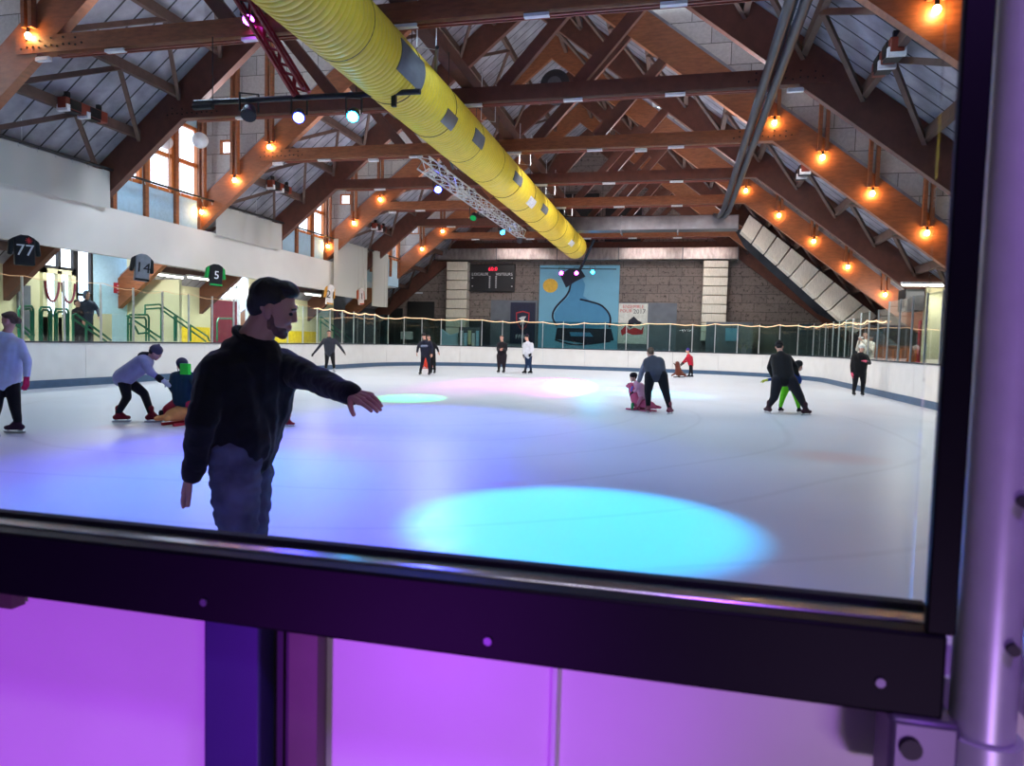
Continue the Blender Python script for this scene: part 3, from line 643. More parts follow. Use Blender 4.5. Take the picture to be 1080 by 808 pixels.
# ------------------------------------------------------------ glass above the boards
GP,_=resample(P,1.17)
gl=thing('glass_barrier',(XL,13.2,1.17),'tall clear glass panes with silver posts on the rink boards','glass barrier')
def gvis(p): return not near(p) and not(p[0]<XL+.3 and p[1]<11.5) and not(p[1]<11.5 and p[0]<0) and not (p[0]>XR-4 and p[1]<17.5)
def gh(p):
    if p[0]>6 and p[1]<24.8: return 3.05
    if p[0]>6 and p[1]<29: return 2.85
    return 2.72 if p[0]<-15 else 2.68
K=len(GP)
for i in range(K):
    a=GP[i];b=GP[(i+1)%K]
    t=(V(GP[(i+1)%K])-V(GP[i-1])).normalized(); n=V((t.y,-t.x)); p=a+n*.07; h=gh(a)
    if gvis(a):
        MB().bar((p.x,p.y,1.17),(p.x,p.y,h),.035,.05,(n.x,n.y,0)).build('post','alu',gl)
    if gvis(a) and gvis(b):
        q=b+n*.07; d=(q-p).normalized(); h=min(gh(a),gh(b))-.02
        mb=MB(); p2=p+d*.02;q2=q-d*.02; mb.bar((p2.x,p2.y,(1.17+h)/2),(q2.x,q2.y,(1.17+h)/2),.010,h-1.17); mb.build('glass_pane','glass_green' if b.y>30 else 'glass',gl)
# ------------------------------------------------------------ warm rope light along the top of the glass
pts=[]
for i,a in enumerate(GP):
    if not gvis(a) or (a[0]>6 and a[1]<24.5): continue
    t=(V(GP[(i+1)%K])-V(GP[i-1])).normalized(); n=V((t.y,-t.x)); p=a+n*.0; nx=V(GP[(i+1)%K])+n*.0
    if not gvis(GP[(i+1)%K]): continue
    for k in range(3):
        q=p+(nx-p)*(k/3); zr=2.62 if q.y>33 else 2.62-.17*min(1,(33-q.y)/5)*(q.x>0); w=.6*.07*math.sin(i*.55)+.04*math.sin(i*2.1+k)
        sag=-.05*math.sin(math.pi*k/3)
        pts.append((q.x,q.y,zr+(.08 if a[1]<34 and a[0]<0 else 0)+w+sag))
# order from the right side round to the left
left_a=[p for p in pts if p[0]<-14 and p[1]<27]; rest=[p for p in pts if not(p[0]<-14 and p[1]<27)]
mb=MB().tube(rest,.018,6); o=mb.build('rope_light','rope',smooth=True); tag(o,'glowing warm rope light strung along the glass top round the far end','rope light')
mb=MB().tube([(XL-.07+.1,p[1],p[2]+.02) for p in left_a],.007,6); o=mb.build('rope_light','rope_dim',smooth=True); tag(o,'thin warm light rope along the glass on the left boards','rope light')
# ------------------------------------------------------------ roof
for n in range(-1,9):
    ya,yb=TY(n),TY(n+1); sloped=(n%2==1)
    if n==8: yb=42.3
    if n==-1: ya=-5
    for side in (0,1):
        xe=(XRE if side else XLE) if sloped else (XDR if side else XDL)
        mb=MB(); za=le(RID)+RD; zb=le(xe)+RD
        mb.prism([(RID,za),(xe,zb),(xe,zb+.12),(RID,za+.12)],(0,ya,0),X_,Z_,Y_,yb-ya)
        struct('ceiling_slope',mb,'planks')
        if not sloped:
            xo=XRE if side else -15.9
            mb=MB().box(xe,ya,ZD,xo,yb,ZD+.12); struct('ceiling_dormer',mb,'whitewall')
    if not sloped:
        # lower lean-to ceiling over the left concourse
        struct('ceiling_concourse',bx(-19.2,ya,4.35,-15.9,yb,4.45),'whitewall')
struct('wall_ridge_end',bx(-21,42.0,0,10.4,42.3,14.5),'blocks_far')
struct('wall_near',bx(-21,-5.3,-.3,10.4,-5,14.5),'greyconc')
struct('wall_right',bx(10,-5,-.3,10.25,42.3,11.1),'blocks_side')
# cheek walls of the dormers (odd trusses face the camera)
for n in range(0,9):
    y=TY(n); dy=(0.1,.22) if n%2==1 else (-.22,-.1)
    if n%2==0: dy=(-.0,.1)
    for side in (0,1):
        xi=XDR if side else XDL; xo=10.0 if side else -15.9
        mb=MB().prism([(xi,ZD),(xi,le(xi)+.85),(xo,le(xo)+.85 if side else le(xo)+.85),(xo,ZD)],(0,y+dy[0],0),X_,Z_,Y_,dy[1]-dy[0])
        if n%2==1 and not side:
            # small square window in the left cheek
            x0,x1,z0,z1=-15.12,-14.6,7.42,7.9
            mb=MB(); t=dy[1]-dy[0]; a=(0,y+dy[0],0)
            L=lambda x:le(x)+.85
            mb.prism([(xi,ZD),(xi,L(xi)),(x1,L(x1)),(x1,ZD)],a,X_,Z_,Y_,t)
            mb.prism([(x0,ZD),(x0,L(x0)),(xo,L(xo)),(xo,ZD)],a,X_,Z_,Y_,t)
            mb.box(x0,y+dy[0],z1,x1,y+dy[1],ZD); mb.prism([(x0,L(x0)),(x1,L(x1)),(x1,z0),(x0,z0)],a,X_,Z_,Y_,t)
            w=struct('window_%d'%(20+n),MB().box(x0,y+.1,z0,x0+.06,y+.2,z1).box(x1-.06,y+.1,z0,x1,y+.2,z1).box(x0,y+.1,z0,x1,y+.2,z0+.06).box(x0,y+.1,z1-.06,x1,y+.2,z1),'orangewood')
            bx(x0,y+.15,z0,x1,y+.16,z1).build('pane','pane',w)
        struct('wall_cheek_%s'%('right' if side else 'left'),mb,'blocks_cheek')
# dormer front wall on the left with tall windows
wn=1
for n in (0,2,4,6):
    ya,yb=TY(n),TY(n+1); XW=-15.75
    cols=[(ya+.55,ya+1.5),(ya+1.85,ya+2.85),(ya+3.1,ya+4.05)]
    mb=MB().box(XW-.15,ya,4.4,XW,yb,5.9).box(XW-.15,ya,8.15,XW,yb,ZD); e=[ya]+[v for c in cols for v in c]+[yb]
    for k in range(0,8,2): mb.box(XW-.15,e[k],5.9,XW,e[k+1],8.15)
    struct('wall_left_dormer',mb,'pale_blue')
    for c in cols:
        f=MB(); x0,x1=XW-.1,XW+.03
        for (a,b,z0,z1) in ((c[0]-.06,c[0]+.05,5.85,8.2),(c[1]-.05,c[1]+.06,5.85,8.2),(c[0],c[1],5.85,5.95),(c[0],c[1],8.1,8.2),(c[0],c[1],6.92,7.04)): f.box(x0,a,z0,x1,b,z1)
        w=struct('window_%d'%wn,f,'orangewood'); wn+=1
        MB().box(XW-.06,c[0],5.9,XW-.05,c[1],8.15).build('pane','pane',w)
    # tall brown posts between the windows
    mb=MB()
    for yy in (ya+.45,ya+1.68,ya+2.98,ya+4.12): mb.box(XW,yy-.07,4.9,XW+.1,yy+.07,ZD)
    struct('trim_dormer',mb,'glulam')
# walls closing the left side under the sloped bays and beside the concourse
for n in (-1,1,3,5,7): pass
# ------------------------------------------------------------ trusses
ords=['half hidden at the top edge','nearest the camera, crossing behind the purple lamp','second from the camera, shaded dark brown','third from the camera with warm bulbs on both rafters','fourth from the camera, shaded dark brown, behind the bulb truss','fifth from the camera with warm bulbs along its right rafter','sixth from the camera, passing behind the yellow duct','seventh from the camera, just before the end wall']
for n in range(1,9):
    y=TY(n) if n<8 else 41.85
    lab=(ords[n] if n<8 else 'last one, standing against the block end wall')
    t=thing('roof_truss',(RID,y,0),'glued timber roof truss, '+lab,'roof truss','timber roof trusses')
    mm='glulam' if n%2 else 'glulam_shaded'
    for side in (0,1):
        xe=XRE-.1 if side else XLE+.3
        mb=MB().prism([(RID,le(RID)),(xe,le(xe)),(xe,le(xe)+RD-.02),(RID,le(RID)+RD-.02)],(0,y-.1,0),X_,Z_,Y_,.2)
        r=mb.build('rafter',mm,t)
        xb=2.0 if side else -12.7
        if n<=3:
            b0=None
            for k in range(11):
                for j in range(2 if k%2 else 1):
                    xx=xb+(-.75+.15*k)*1.; zz=ZT+.1+.14*j+(.03 if k%3 else 0); mb=MB().tube([(xx,y-.14,zz),(xx,y-.125,zz)],.022,6); mb.build('bolt','bolt',r)
    xa,xb=-13.6,2.9
    MB().box(xa,y-.125,ZT,xb,y+.125,ZT+.34).build('tie_beam','glulam_shaded' if n%2==0 else 'glulam',t)
    MB().box(-12.6,y-.07,ZT-.075,1.7,y-.02,ZT-.045).box(-12.6,y+.03,ZT-.075,1.7,y+.06,ZT-.045).build('cable_tray','heater',t)
    for k,xx in enumerate((-11.2,-8.1,-5.0,-2.6,-.3)):
        MB().box(xx-.22,y-.11,ZT-.085,xx+.22,y-.0,ZT-.03).build('bracket','white',t)
    for (x0,x1,sl) in ((-4.35,-1.7,1.06),(-2.54,-.75,1.1)):
        z1=ZT+.3+sl*(x1-x0)
        MB().bar((x0,y,ZT+.3),(x1,y,z1+.1),.16,.27,Z_).build('web_brace','glulam_shaded',t)
        MB().bar((2*RID-x0,y,ZT+.3),(2*RID-x1,y,z1+.1),.16,.27,Z_).build('web_brace','glulam_shaded',t)
# longitudinal beam over the ties
o=bx(-5.3,8,ZT+.36,-5.0,41.5,ZT+.66).build('ridge_walk_beam','glulam_shaded'); tag(o,'long brown beam running lengthwise over the tie beams above the yellow duct','beam')
# ------------------------------------------------------------ purlins with V struts
bayn={1:'first',3:'second',5:'third',7:'last'}
for n in range(0,8):
    ya,yb=TY(n)+.1,TY(n+1)-.1; ym=(ya+yb)/2; sl=n%2==1
    if n==0: continue
    for side in (0,1):
        xs=[2.35+1.22*k for k in range(-6,6)] if side else [-13.12-1.25*k for k in range(-6,5)]
        if not sl: xs=[x for x in xs if (x<XDR-.2 if side else x>XDL+.2)]
        xs=[x for x in xs if (x>RID+.3 if side else x<RID-.3)]
        xs.sort(reverse=not side)
        if not xs: continue
        t=thing('purlin_frame',(xs[0],ym,0),'dark purlins with V struts under the %s roof slope, %s bay from the camera'%('right' if side else 'left',['','first','second','third','fourth','fifth','sixth','seventh'][n]),'roof framing','purlin frames between the trusses')
        for k,x in enumerate(xs):
            z=le(x)+.74
            MB().bar((x,ya,z),(x,yb,z),.13,.24).build('purlin','purlin',t)
            if k+1<len(xs):
                x2=xs[k+1]; z2=le(x2)+.7
                for yy in (ya,yb): MB().bar((x,ym,z-.1),(x2,yy,z2-.1),.09,.11).build('strut','purlin',t)
# ------------------------------------------------------------ posts and bulbs on the cheek walls
lampX={1:[3.57,-13.2],3:[2.29,3.55,4.83,6.19,-13.1,-14.36,-15.6],5:[2.3,3.56,4.86,6.12,7.47,-13.05,-14.3,-15.55],7:[-13.1,-14.3]}
bulb0=None
for n,xs in lampX.items():
    y=TY(n)
    rs=sorted([x for x in xs if x>0]); ls=sorted([x for x in xs if x<0],reverse=True)
    for x in xs:
        z=le(x)+.47
        side='right' if x>0 else 'left'; k=(rs if x>0 else ls).index(x)
        od=['first','second','third','fourth','fifth'][k]; tr={1:'nearest',3:'third',5:'fifth',7:'seventh'}[n]
        if abs(x)<16 and x<=6.2:
            zt=min(ZD,le(x)+RD+3) ; p=thing('cheek_post',(x,y,z),'slim double timber post on the %s rafter of the %s truss, %s from the top'%(side,tr,od),'post','posts above the rafters')
            for d in (-.09,.09): MB().box(x+d-.045,y-.24,z+.16,x+d+.045,y-.11,ZD-.01).build('timber','glulam',p)
        else:
            p=thing('cheek_post',(x,y,z),'slim double timber post on the %s rafter of the %s truss, %s from the top'%(side,tr,od),'post','posts above the rafters')
            for d in (-.09,.09): MB().box(x+d-.045,y-.24,z+.16,x+d+.045,y-.11,ZD-.01).build('timber','glulam',p)
        lab='glowing warm bulb on the %s rafter of the %s truss, %s from the top'%(side,tr,od)
        if bulb0 is None:
            t=thing('light_bulb',(x,y-.19,z),lab,'bulb','warm bulbs on the rafters'); t.location=(0,0,0)
            MB().ell((0,0,0),(.06,.06,.07),n=12).build('glass_bulb','bulb',t,smooth=True)
            MB().tube([(0,0,.06),(0,0,.16)],.035,10).build('socket','black',t)
            t.location=(x,y-.19,z); bulb0=t
        else: copy_tree(bulb0,(x,y-.19,z),lab)
# ------------------------------------------------------------ heaters on the purlins
h0=None
for x,y,z,lab in ((-14.16,14.3,6.72,'left slope, nearest bay, seen just above the net'),(3.5,14.3,6.78,'right slope, nearest bay, beside the large bulb'),(-14.15,22.8,6.75,'left slope, second bay, between the two window dormers'),(3.4,22.8,6.75,'right slope, second bay, between the bulb rows'),(-14.1,31.3,6.7,'left slope, third bay, farthest back')):
    lab='red-brown heater on a purlin, '+lab
    if h0 is None:
        h0=thing('radiant_heater',(0,0,0),lab,'heater','heater boxes on the purlins')
        bx(-.12,-.62,-.11,.12,.62,.15).build('housing','heater',h0,bevel=.02)
        for yy in (-.5,.08): bx(-.13,yy,-.15,.13,yy+.3,-.11).build('panel','black',h0); bx(-.15,yy-.11,-.17,.15,yy-.02,-.02).build('reflector','white',h0); bx(-.15,yy,-.09,-.12,yy+.3,.12).build('panel','black',h0); bx(.12,yy,-.09,.15,yy+.3,.12).build('panel','black',h0)
        bx(-.05,-.5,.15,.05,-.42,.3).box(-.05,.42,.15,.05,.5,.3).build('bracket','black',h0)
        h0.location=(x,y,z)
    else: copy_tree(h0,(x,y,z),lab)
# ------------------------------------------------------------ yellow fabric duct
DX,DZ,DR=-5.36,6.37,.585
mb=MB(); prof=[]; y=3.0
while y<35.9:
    near_=y<19
    st=.13 if near_ else .35
    prof+= [(y,DR+ (0.012 if near_ else .004)),(y+st*.35,DR+(.010 if near_ else .004)),(y+st*.5,DR-(.012 if near_ else .002)),(y+st*.65,DR+(.010 if near_ else .004))]
    y+=st
n=40; vs=[];fs=[]
prof+=[(35.95,DR*.96),(36.1,DR*.8)]
for (yy,r) in prof:
    for j in range(n):
        a=2*math.pi*j/n; vs.append((DX+r*math.cos(a),yy,DZ+r*math.sin(a)))
for i in range(len(prof)-1):
    for j in range(n): fs.append((i*n+j,i*n+(j+1)%n,(i+1)*n+(j+1)%n,(i+1)*n+j))
fs.append(tuple(range(n))); fs.append(tuple((len(prof)-1)*n+j for j in range(n)))
duct=thing('air_duct',(DX,18,DZ-DR),'long yellow ribbed fabric air duct hanging under the trusses','air duct')
mb.add(vs,fs).build('duct_body','yellow',duct,smooth=True,ang=80)
def patch(y0,y1,a0,a1,name,m,r=.02):
    mb=MB();vs=[];fs=[];kk=6
    for rr in (DR+.002,DR+r):
        for yy in (y0,y1):
            for j in range(kk+1):
                a=math.radians(a0+(a1-a0)*j/kk); vs.append((DX+rr*math.cos(a),yy,DZ+rr*math.sin(a)))
    k1=kk+1
    for j in range(kk):
        fs+= [(j,j+1,k1+j+1,k1+j),(2*k1+j,3*k1+j,3*k1+j+1,2*k1+j+1),(j,2*k1+j,2*k1+j+1,j+1),(k1+j,k1+j+1,3*k1+j+1,3*k1+j)]
    fs+=[(0,k1,3*k1,2*k1),(kk,2*k1+kk,3*k1+kk,k1+kk)]
    return mb.add(vs,fs).build(name,m,duct)
def pang(px,py):   # where the sight line meets the duct
    d=at(px,py,'y',10)-V((0,0,CZ)); a=d.x**2+d.z**2; ox,oz=-DX,CZ-DZ; b=2*(d.x*ox+d.z*oz); c=ox*ox+oz*oz-(DR+.02)**2
    q=b*b-4*a*c; t=(-b-math.sqrt(max(q,0)))/(2*a); p=V((0,0,CZ))+d*t; return p.y,math.degrees(math.atan2(p.z-DZ,p.x-DX))
for (px,py,dy,da,nm,mm) in ((437,70,.55,26,'dark_band','darkgrey'),(475,127,.34,15,'air_grille','galv'),(506,147,.4,15,'dark_band','darkgrey'),(547,189,.5,13,'dark_band','darkgrey'),(561,214,.45,14,'air_grille','white'),(575,221,.5,12,'dark_band','darkgrey'),(603,257,.5,12,'air_grille','white')):
    y,a=pang(px,py); patch(y-dy,y+dy,a-da,a+da,nm,'greyconc' if nm=='dark_band' else mm)
for yy in (8.2,10.3,12.3,14.4,16.5,18.6,20.7,22.8,25,27.2,29.4,31.6,33.8):
    mb=MB();mb.tube([(DX+(DR+.012)*math.cos(2*math.pi*j/32),yy,DZ+(DR+.012)*math.sin(2*math.pi*j/32)) for j in range(32)],.008,5,closed=True); mb.build('hoop','cable',duct)
    MB().tube([(DX+.4,yy,DZ+.42),(DX+.4,yy,ZT+.4)],.008,5).tube([(DX-.4,yy,DZ+.42),(DX-.4,yy,ZT+.4)],.008,5).build('hanger','black',duct)
# thin conduits looping beside the longitudinal beam
mb=MB()
for yy in (12.4,16.7,20.9,25.2,29.4):
    mb.tube([(-4.9,yy,ZT+.9),(-4.9,yy,ZT-.3),(-4.6,yy+.2,ZT-.3),(-4.6,yy+.2,ZT+.6)],.012,5)
o=mb.build('conduit_loops','alu',None); tag(o,'thin grey conduit loops hanging beside the lengthwise beam','conduit',kind='stuff')
# ------------------------------------------------------------ black hoses running lengthwise on the right
mb=MB()
for dx in (0,.24):
    pts=[(1.50+dx,5,6.93),(1.50+dx,27,6.93),(1.5+dx,29.5,6.9),(1.42+dx,31,6.95),(1.3+dx,32.1,7.2)]
    mb.tube(pts,.095,12)
mb.tube([(1.62,5,7.08),(1.62,30,7.08)],.05,8)
o=mb.build('hose_bundle','hose',smooth=True); tag(o,'twin dark blue-black hoses running lengthwise under the ties','hose')
# small emergency lights under the ties
e0=None
for px,py,n,lab in ((46,65,1,'at its left end above the net'),(293,172,3,'left of the duct'),(676,158,3,'right of the ridge'),(394,167,3,'close to the lattice truss'),(414,225,5,'at its left part'),(840,71,2,'at its right end')):
    q=at(px,py,'y',TY(n)-.05); q.z=ZT-.09
    lab='small white light box under the %s tie beam, %s'%(['','first','second','third','fourth','fifth'][n],lab)
    if e0 is None:
        e0=thing('emergency_light',(0,0,0),lab,'emergency light','emergency lights under the ties')
        bx(-.17,-.05,-.06,.17,.05,.03).build('casing','white',e0,bevel=.012); bx(-.14,-.056,-.05,.14,-.05,.01).build('lens','letters',e0); e0.location=q
    else: copy_tree(e0,q,lab)
# paper globes by the window
g0=None
for px,py,y in ((175,150,19.0),(211,148,18.4)):
    q=at(px,py,'y',y); r=.21 if px<200 else .23
    t=thing('globe_lamp',(q.x,q.y,q.z-r),'white round globe lamp hanging at the dormer window, '+('left of the pair' if px<200 else 'right of the pair'),'lamp','globe lamps')
    MB().ell(q,r,n=20).build('shade','white',t,smooth=True); MB().tube([(q.x,q.y,q.z+r-.02),(q.x,q.y,ZD)],.008,5).build('cord','cable',t)
# ------------------------------------------------------------ left side: net, fascia, concourse
MB_=MB
def ribbon(name,pts,z0,z1,m,parent=None,th=.02,z1f=None):
    mb=MB(); vs=[];k=len(pts)
    for i,(x,y) in enumerate(pts):
        zz=z1f(y) if z1f else z1
        vs+=[(x,y,z0),(x+th,y,z0),(x+th,y,zz),(x,y,zz)]
    fs=[]
    for i in range(k-1):
        for q in range(4): fs.append((i*4+q,i*4+(q+1)%4,(i+1)*4+(q+1)%4,(i+1)*4+q))
    fs+=[(0,1,2,3),((k-1)*4+3,(k-1)*4+2,(k-1)*4+1,(k-1)*4)]
    return mb.add(vs,fs).build(name,m,parent,smooth=True)
XB=-15.42
o=struct('wall_left_fascia',bx(XB-.18,-5,3.55,XB,29.6,4.86),'fascia')
net=thing('safety_net',(-15.32,20,3.5),'white safety net curtain hanging from the steel rail on the left side','safety net')
for n in (1,3):
    ribbon('net_panel',[(-15.3+.03*math.sin(i*.9),TY(n)+.15+i*(SP-.3)/30) for i in range(31)],4.8,5.8,'net',net,.012)
ribbon('net_panel',[(-15.3+.025*math.sin(i*1.3),6+i*.2) for i in range(30)],4.8,5.8,'net',net,.012)
# gathered folds at the far end of the rail
ribbon('net_fold',[(-15.2+.17*math.sin(i*1.25),28.9+i*.075) for i in range(46)],3.35,5.86,'net',net,.012)
ribbon('net_fold',[(-15.15+.2*math.sin(i*1.3),33.0+i*.055) for i in range(26)],3.1,5.86,'net',net,.012)
rail=thing('net_rail',(-15.25,20,5.8),'thin dark steel rail with hooks carrying the safety net','rail')
MB().tube([(-15.22,6,5.84),(-15.22,36.5,5.86)],.035,8).build('pipe','black',rail)
mb=MB()
for i in range(58):
    y=8+i*.5; mb.tube([(-15.22,y,5.8),(-15.22,y+.02,5.72)],.012,5)
mb.build('hook','alu',rail)['kind']='stuff'
mb=MB()
for y in (13.6,18.5,23,27.4,31.7): mb.tube([(-15.22,y,5.85),(-15.22,y,min(le(-15.22)+RD,12) if int((y-Y1)//SP)%2==0 else ZD)],.008,5)
mb.build('hanger','alu',rail)
# concourse back wall at X=-19 : coordinates read on that wall
XC=-19.0
def Yp(px,py=320): return at(px,py,'x',XC).y
def Zp(px,py): return at(px,py,'x',XC).z
def wseg(name,pa,pb,m,z0=.6,z1=4.4,x=0,t=.15):
    return struct(name,bx(XC-t+x,Yp(pa),z0,XC+x,Yp(pb),z1),m)
struct('wall_left_cream',bx(XC-.15,4,.6,XC,Yp(42),4.4),'cream')
wseg('wall_left_bluelit',98,134,'pale_blue')  # white wall with its blue light put into the colour
wseg('wall_left_cream',134,222,'cream',.6,4.4)
wseg('wall_left_cream',262,352,'cream',.6,4.4)
wseg('wall_left_grey',352,420,'greyconc',.6,4.4)
struct('wall_left_low',bx(XC-.15,Yp(42),.6,XC,Yp(98),1.0),'cream')
struct('wall_left_low',bx(XC-.15,Yp(222),.6,XC,Yp(262),.9),'cream')
struct('wall_left_back',bx(-20.9,-5,-.3,-20.75,42.3,2.0),'greyconc')
# yellow dado
for a,b in ((172,221),(264,300),(300,334)):
    struct('trim_yellow',bx(XC,Yp(a,352),1.0,XC+.02,Yp(b,352),1.72),'yellowpaint')
struct('wall_left_partition',bx(-19,Yp(135),.6,-16.9,Yp(135)+.12,3.3),'cream')
# windows of the concourse
def grid_window(idx,pa,pb,z0,z1,ny,nz,m='black'):
    a,b=Yp(pa),Yp(pb); f=MB(); w=.09
    f.box(XC-.1,a,z0,XC+.02,a+w,z1).box(XC-.1,b-w,z0,XC+.02,b,z1).box(XC-.1,a,z0,XC+.02,b,z0+w).box(XC-.1,a,z1-w,XC+.02,b,z1)
    for i in range(1,ny): y=a+(b-a)*i/ny; f.box(XC-.1,y-w/2,z0,XC+.02,y+w/2,z1)
    for i in range(1,nz): z=z0+(z1-z0)*i/nz; f.box(XC-.1,a,z-w/2,XC+.02,b,z+w/2)
    o=struct('window_%d'%idx,f,m); bx(XC-.05,a,z0,XC-.04,b,z1).build('pane','pane',o); return o
grid_window(30,45,80,3.35,4.25,2,1)
grid_window(31,80,98,1.0,4.25,1,2)
grid_window(32,224,250,2.9,4.2,3,2,'white')
grid_window(33,252,262,.9,4.2,1,1,'white')
struct('wall_left_maroon',bx(XC-.1,Yp(222),.9,XC,Yp(250),2.9),'maroon')
# cream door unit with glass
a,b=Yp(44),Yp(79)
d=MB(); 
for (y0,y1,z0,z1) in ((a,a+.16,1,3.35),(b-.16,b,1,3.35),((a+b)/2-.07,(a+b)/2+.07,1,3.3),(a,b,3.2,3.35),(a,b,1,1.85)): d.box(XC-.1,y0,z0,XC+.05,y1,z1)
o=struct('door_1',d,'cream'); bx(XC-.03,a,1.6,XC-.02,b,3.2).build('pane','pane',o)
mb=MB()
for c in ((a*.75+b*.25),(a*.25+b*.75)):
    mb.tube([(XC+.08,c+.24*math.cos(t/12*math.pi),2.95-.62*math.sin(t/12*math.pi)-0) for t in range(13)],.035,6)
o=mb.build('garland','maroon'); tag(o,'dark tinsel garlands looped over the glass of the cream door','garland')
# ticket booth opening on the far left
o=struct('trim_booth',bx(XC+.02,Yp(17,330),1.3,XC+.1,Yp(30,330),2.75),'greypanel')
# fluorescent battens under the low ceilings
f0=None
for (px,py,lab) in ((178,291,'left one, above the cream wall'),(212,294,'behind the black jersey'),(305,307,'behind the man'),(330,311,'near the yellow jersey')):
    q=at(px,py,'x',-17.9)
    lab='lit fluorescent tube under the concourse ceiling, '+lab
    if f0 is None:
        f0=thing('fluorescent_light',(0,0,0),lab,'ceiling light','fluorescent lights of the concourse')
        bx(-.09,-.75,.02,.09,.75,.09).build('fixture','white',f0); MB().tube([(0,-.72,0),(0,.72,0)],.035,8).build('tube','tube',f0); f0.location=q
    else: copy_tree(f0,q,lab)
q=V((7.45,24.3,3.55)); copy_tree(f0,q,'lit fluorescent tube at the right edge above the cream wall',rz=math.pi/2).name='fluorescent_light'
# red notice sign
q0=at(121,298,'x',XC+.05);q1=at(133,310,'x',XC+.05)
sg=thing('notice_sign',(XC+.05,(q0.y+q1.y)/2+.1,q1.z),'red notice sign with white lines of text on the blue-tinted wall','sign')
ya,yb=q0.y,q0.y+1.0
bx(XC,ya,q1.z,XC+.03,yb,q0.z).build('board','redsign',sg)
mb=MB()
for k in range(4):
    z=q0.z-.09-k*.11; mb.box(XC+.03,ya+.12,z-.02,XC+.034,yb-.12-.12*(k%2),z+.01)
mb.build('lettering','letters',sg)
# white counter on the concourse
o=bx(-18.2,at(104,335,'x',-18).y,.6,-17.5,at(118,335,'x',-17.5).y,2.0).build('counter','cream',bevel=.02); tag(o,'pale counter box standing before the blue-tinted concourse wall','counter')
# green tube rails : drawn as polylines on the plane X=-17
def gr(label,x,lines,r=.032,posts=()):
    t=None
    allp=[[at(px,py,'x',x) for px,py in l] for l in lines]
    q=allp[0][0]; t=thing('handrail',(x,q.y,.6),label,'handrail','green handrails of the concourse')
    for l in allp: MB().tube(l,r,8).build('tube','green',t)
    return t
def loop(px0,py0,px1,py1): return [(px0,py1),(px0,py0+3),(px0+1.5,py0),(px1-1.5,py0),(px1,py0+3),(px1,py1)]
gr('green barrier hoop left of the cream door',-17.2,[loop(20,323,35,360),loop(22,326,33,360)])
gr('green barrier hoop in front of the left door leaf',-17.2,[loop(42,324,54,360),loop(44,327,52,360)])
gr('green barrier hoop in front of the right door leaf',-17.2,[loop(58,326,72,360),loop(60,329,70,360)])
gr('green sloping handrail beside the woman in white',-16.4,[[(12,332),(36,354)],[(12,338),(34,358)]])
gr('green sloping handrail beside the two people walking',-16.4,[[(77,360),(77,332),(80,331),(117,359)],[(78,337),(112,360)],[(91,341),(91,360)]])
gr('green barrier hoop with a red band',-17.2,[loop(135,332,157,360),loop(138,335,154,360)])
gr('white and green sloping handrail under the red sign',-16.4,[[(134,333),(172,358)],[(135,341),(142,344),(146,352),(155,351),(165,359)]])
gr('long green stair handrail descending right',-16.8,[[(153,331),(153,322),(168,321),(219,355),(221,360)],[(170,324),(170,360)],[(154,326),(168,325),(217,360)],[(184,333),(184,360)],[(186,334),(186,360)],[(201,343),(201,360)]],.03)
gr('green barrier by the maroon wall',-17.2,[loop(229,336,246,360)])
gr('green stair handrail beyond the man at the far left corner',-16.8,[[(338,334),(372,359)],[(338,339),(366,360)],[(338,334),(338,360)],[(352,343),(352,360)]])
# ------------------------------------------------------------ jerseys hung on the fascia
def jersey(label,px0,py0,px1,py1,x,main,trim,txt,tcol,tilt=0,extra=None):
    a=at(px0,py0,'x',x); b=at(px1,py1,'x',x); w=abs(b.y-a.y); zt=a.z; h=abs(a.z-b.z); c=(a.y+b.y)/2
    t=thing('hockey_jersey',(x,c,zt-h),label,'jersey','hockey jerseys hung along the left fascia')
    dep=(V((x,c,0))).dot(V((fw.x,fw.y,0))); w=abs(px1-px0)*dep/F*.98; yv=V((.52,.85,tilt)).normalized(); nrm=yv.cross(V((0,0,1))).normalized(); zv=nrm.cross(yv)
    o=V((x+.22,c,zt-h))
    body=[(-.30*w,0),(.30*w,0),(.32*w,.62*h),(.36*w,.25*h),(.52*w,.30*h),(.44*w,.93*h),(.13*w,h),(-.13*w,h),(-.44*w,.93*h),(-.52*w,.30*h),(-.36*w,.25*h),(-.32*w,.62*h)]
    mb=MB()
    # body, two sleeves as stuffed panels
    mb.prism([(-.31*w,0),(.31*w,0),(.33*w,.9*h),(.12*w,h),(-.12*w,h),(-.33*w,.9*h)],o,yv,zv,nrm,.16)
    mb.build('body',cloth(main),t,bevel=.03)
    for s in (-1,1):
        MB().prism([(s*.30*w,.92*h),(s*.47*w,.80*h),(s*.52*w,.34*h),(s*.37*w,.32*h),(s*.32*w,.6*h)] if s>0 else [(s*.32*w,.6*h),(s*.37*w,.32*h),(s*.52*w,.34*h),(s*.47*w,.80*h),(s*.30*w,.92*h)],o-nrm*.02,yv,zv,nrm,.14).build('sleeve',cloth(trim),t,bevel=.03)
    MB().prism([(-.31*w,.01*h),(.31*w,.01*h),(.31*w,.09*h),(-.31*w,.09*h)],o+nrm*.161,yv,zv,nrm,.006).build('hem_band',cloth(trim),t)
    MB().text(txt,o+nrm*.17+zv*.48*h,yv,zv,h*.52,.006).build('number',cloth(tcol),t)
    if extra: extra(t,o+nrm*.168,yv,zv,w,h)
    return t
def star(t,o,a,b,w,h):
    mb=MB(); c=o+a*.12*w+b*.82*h
    for k in range(8):
        g=k*math.pi/4; mb.bar(c,c+(a*math.cos(g)+b*math.sin(g))*.11*w,.02,.012,b)
    mb.build('emblem','letters_red',t)
    mb=MB()
    for k in range(2): mb.box(0,0,0,.001,.001,.001)
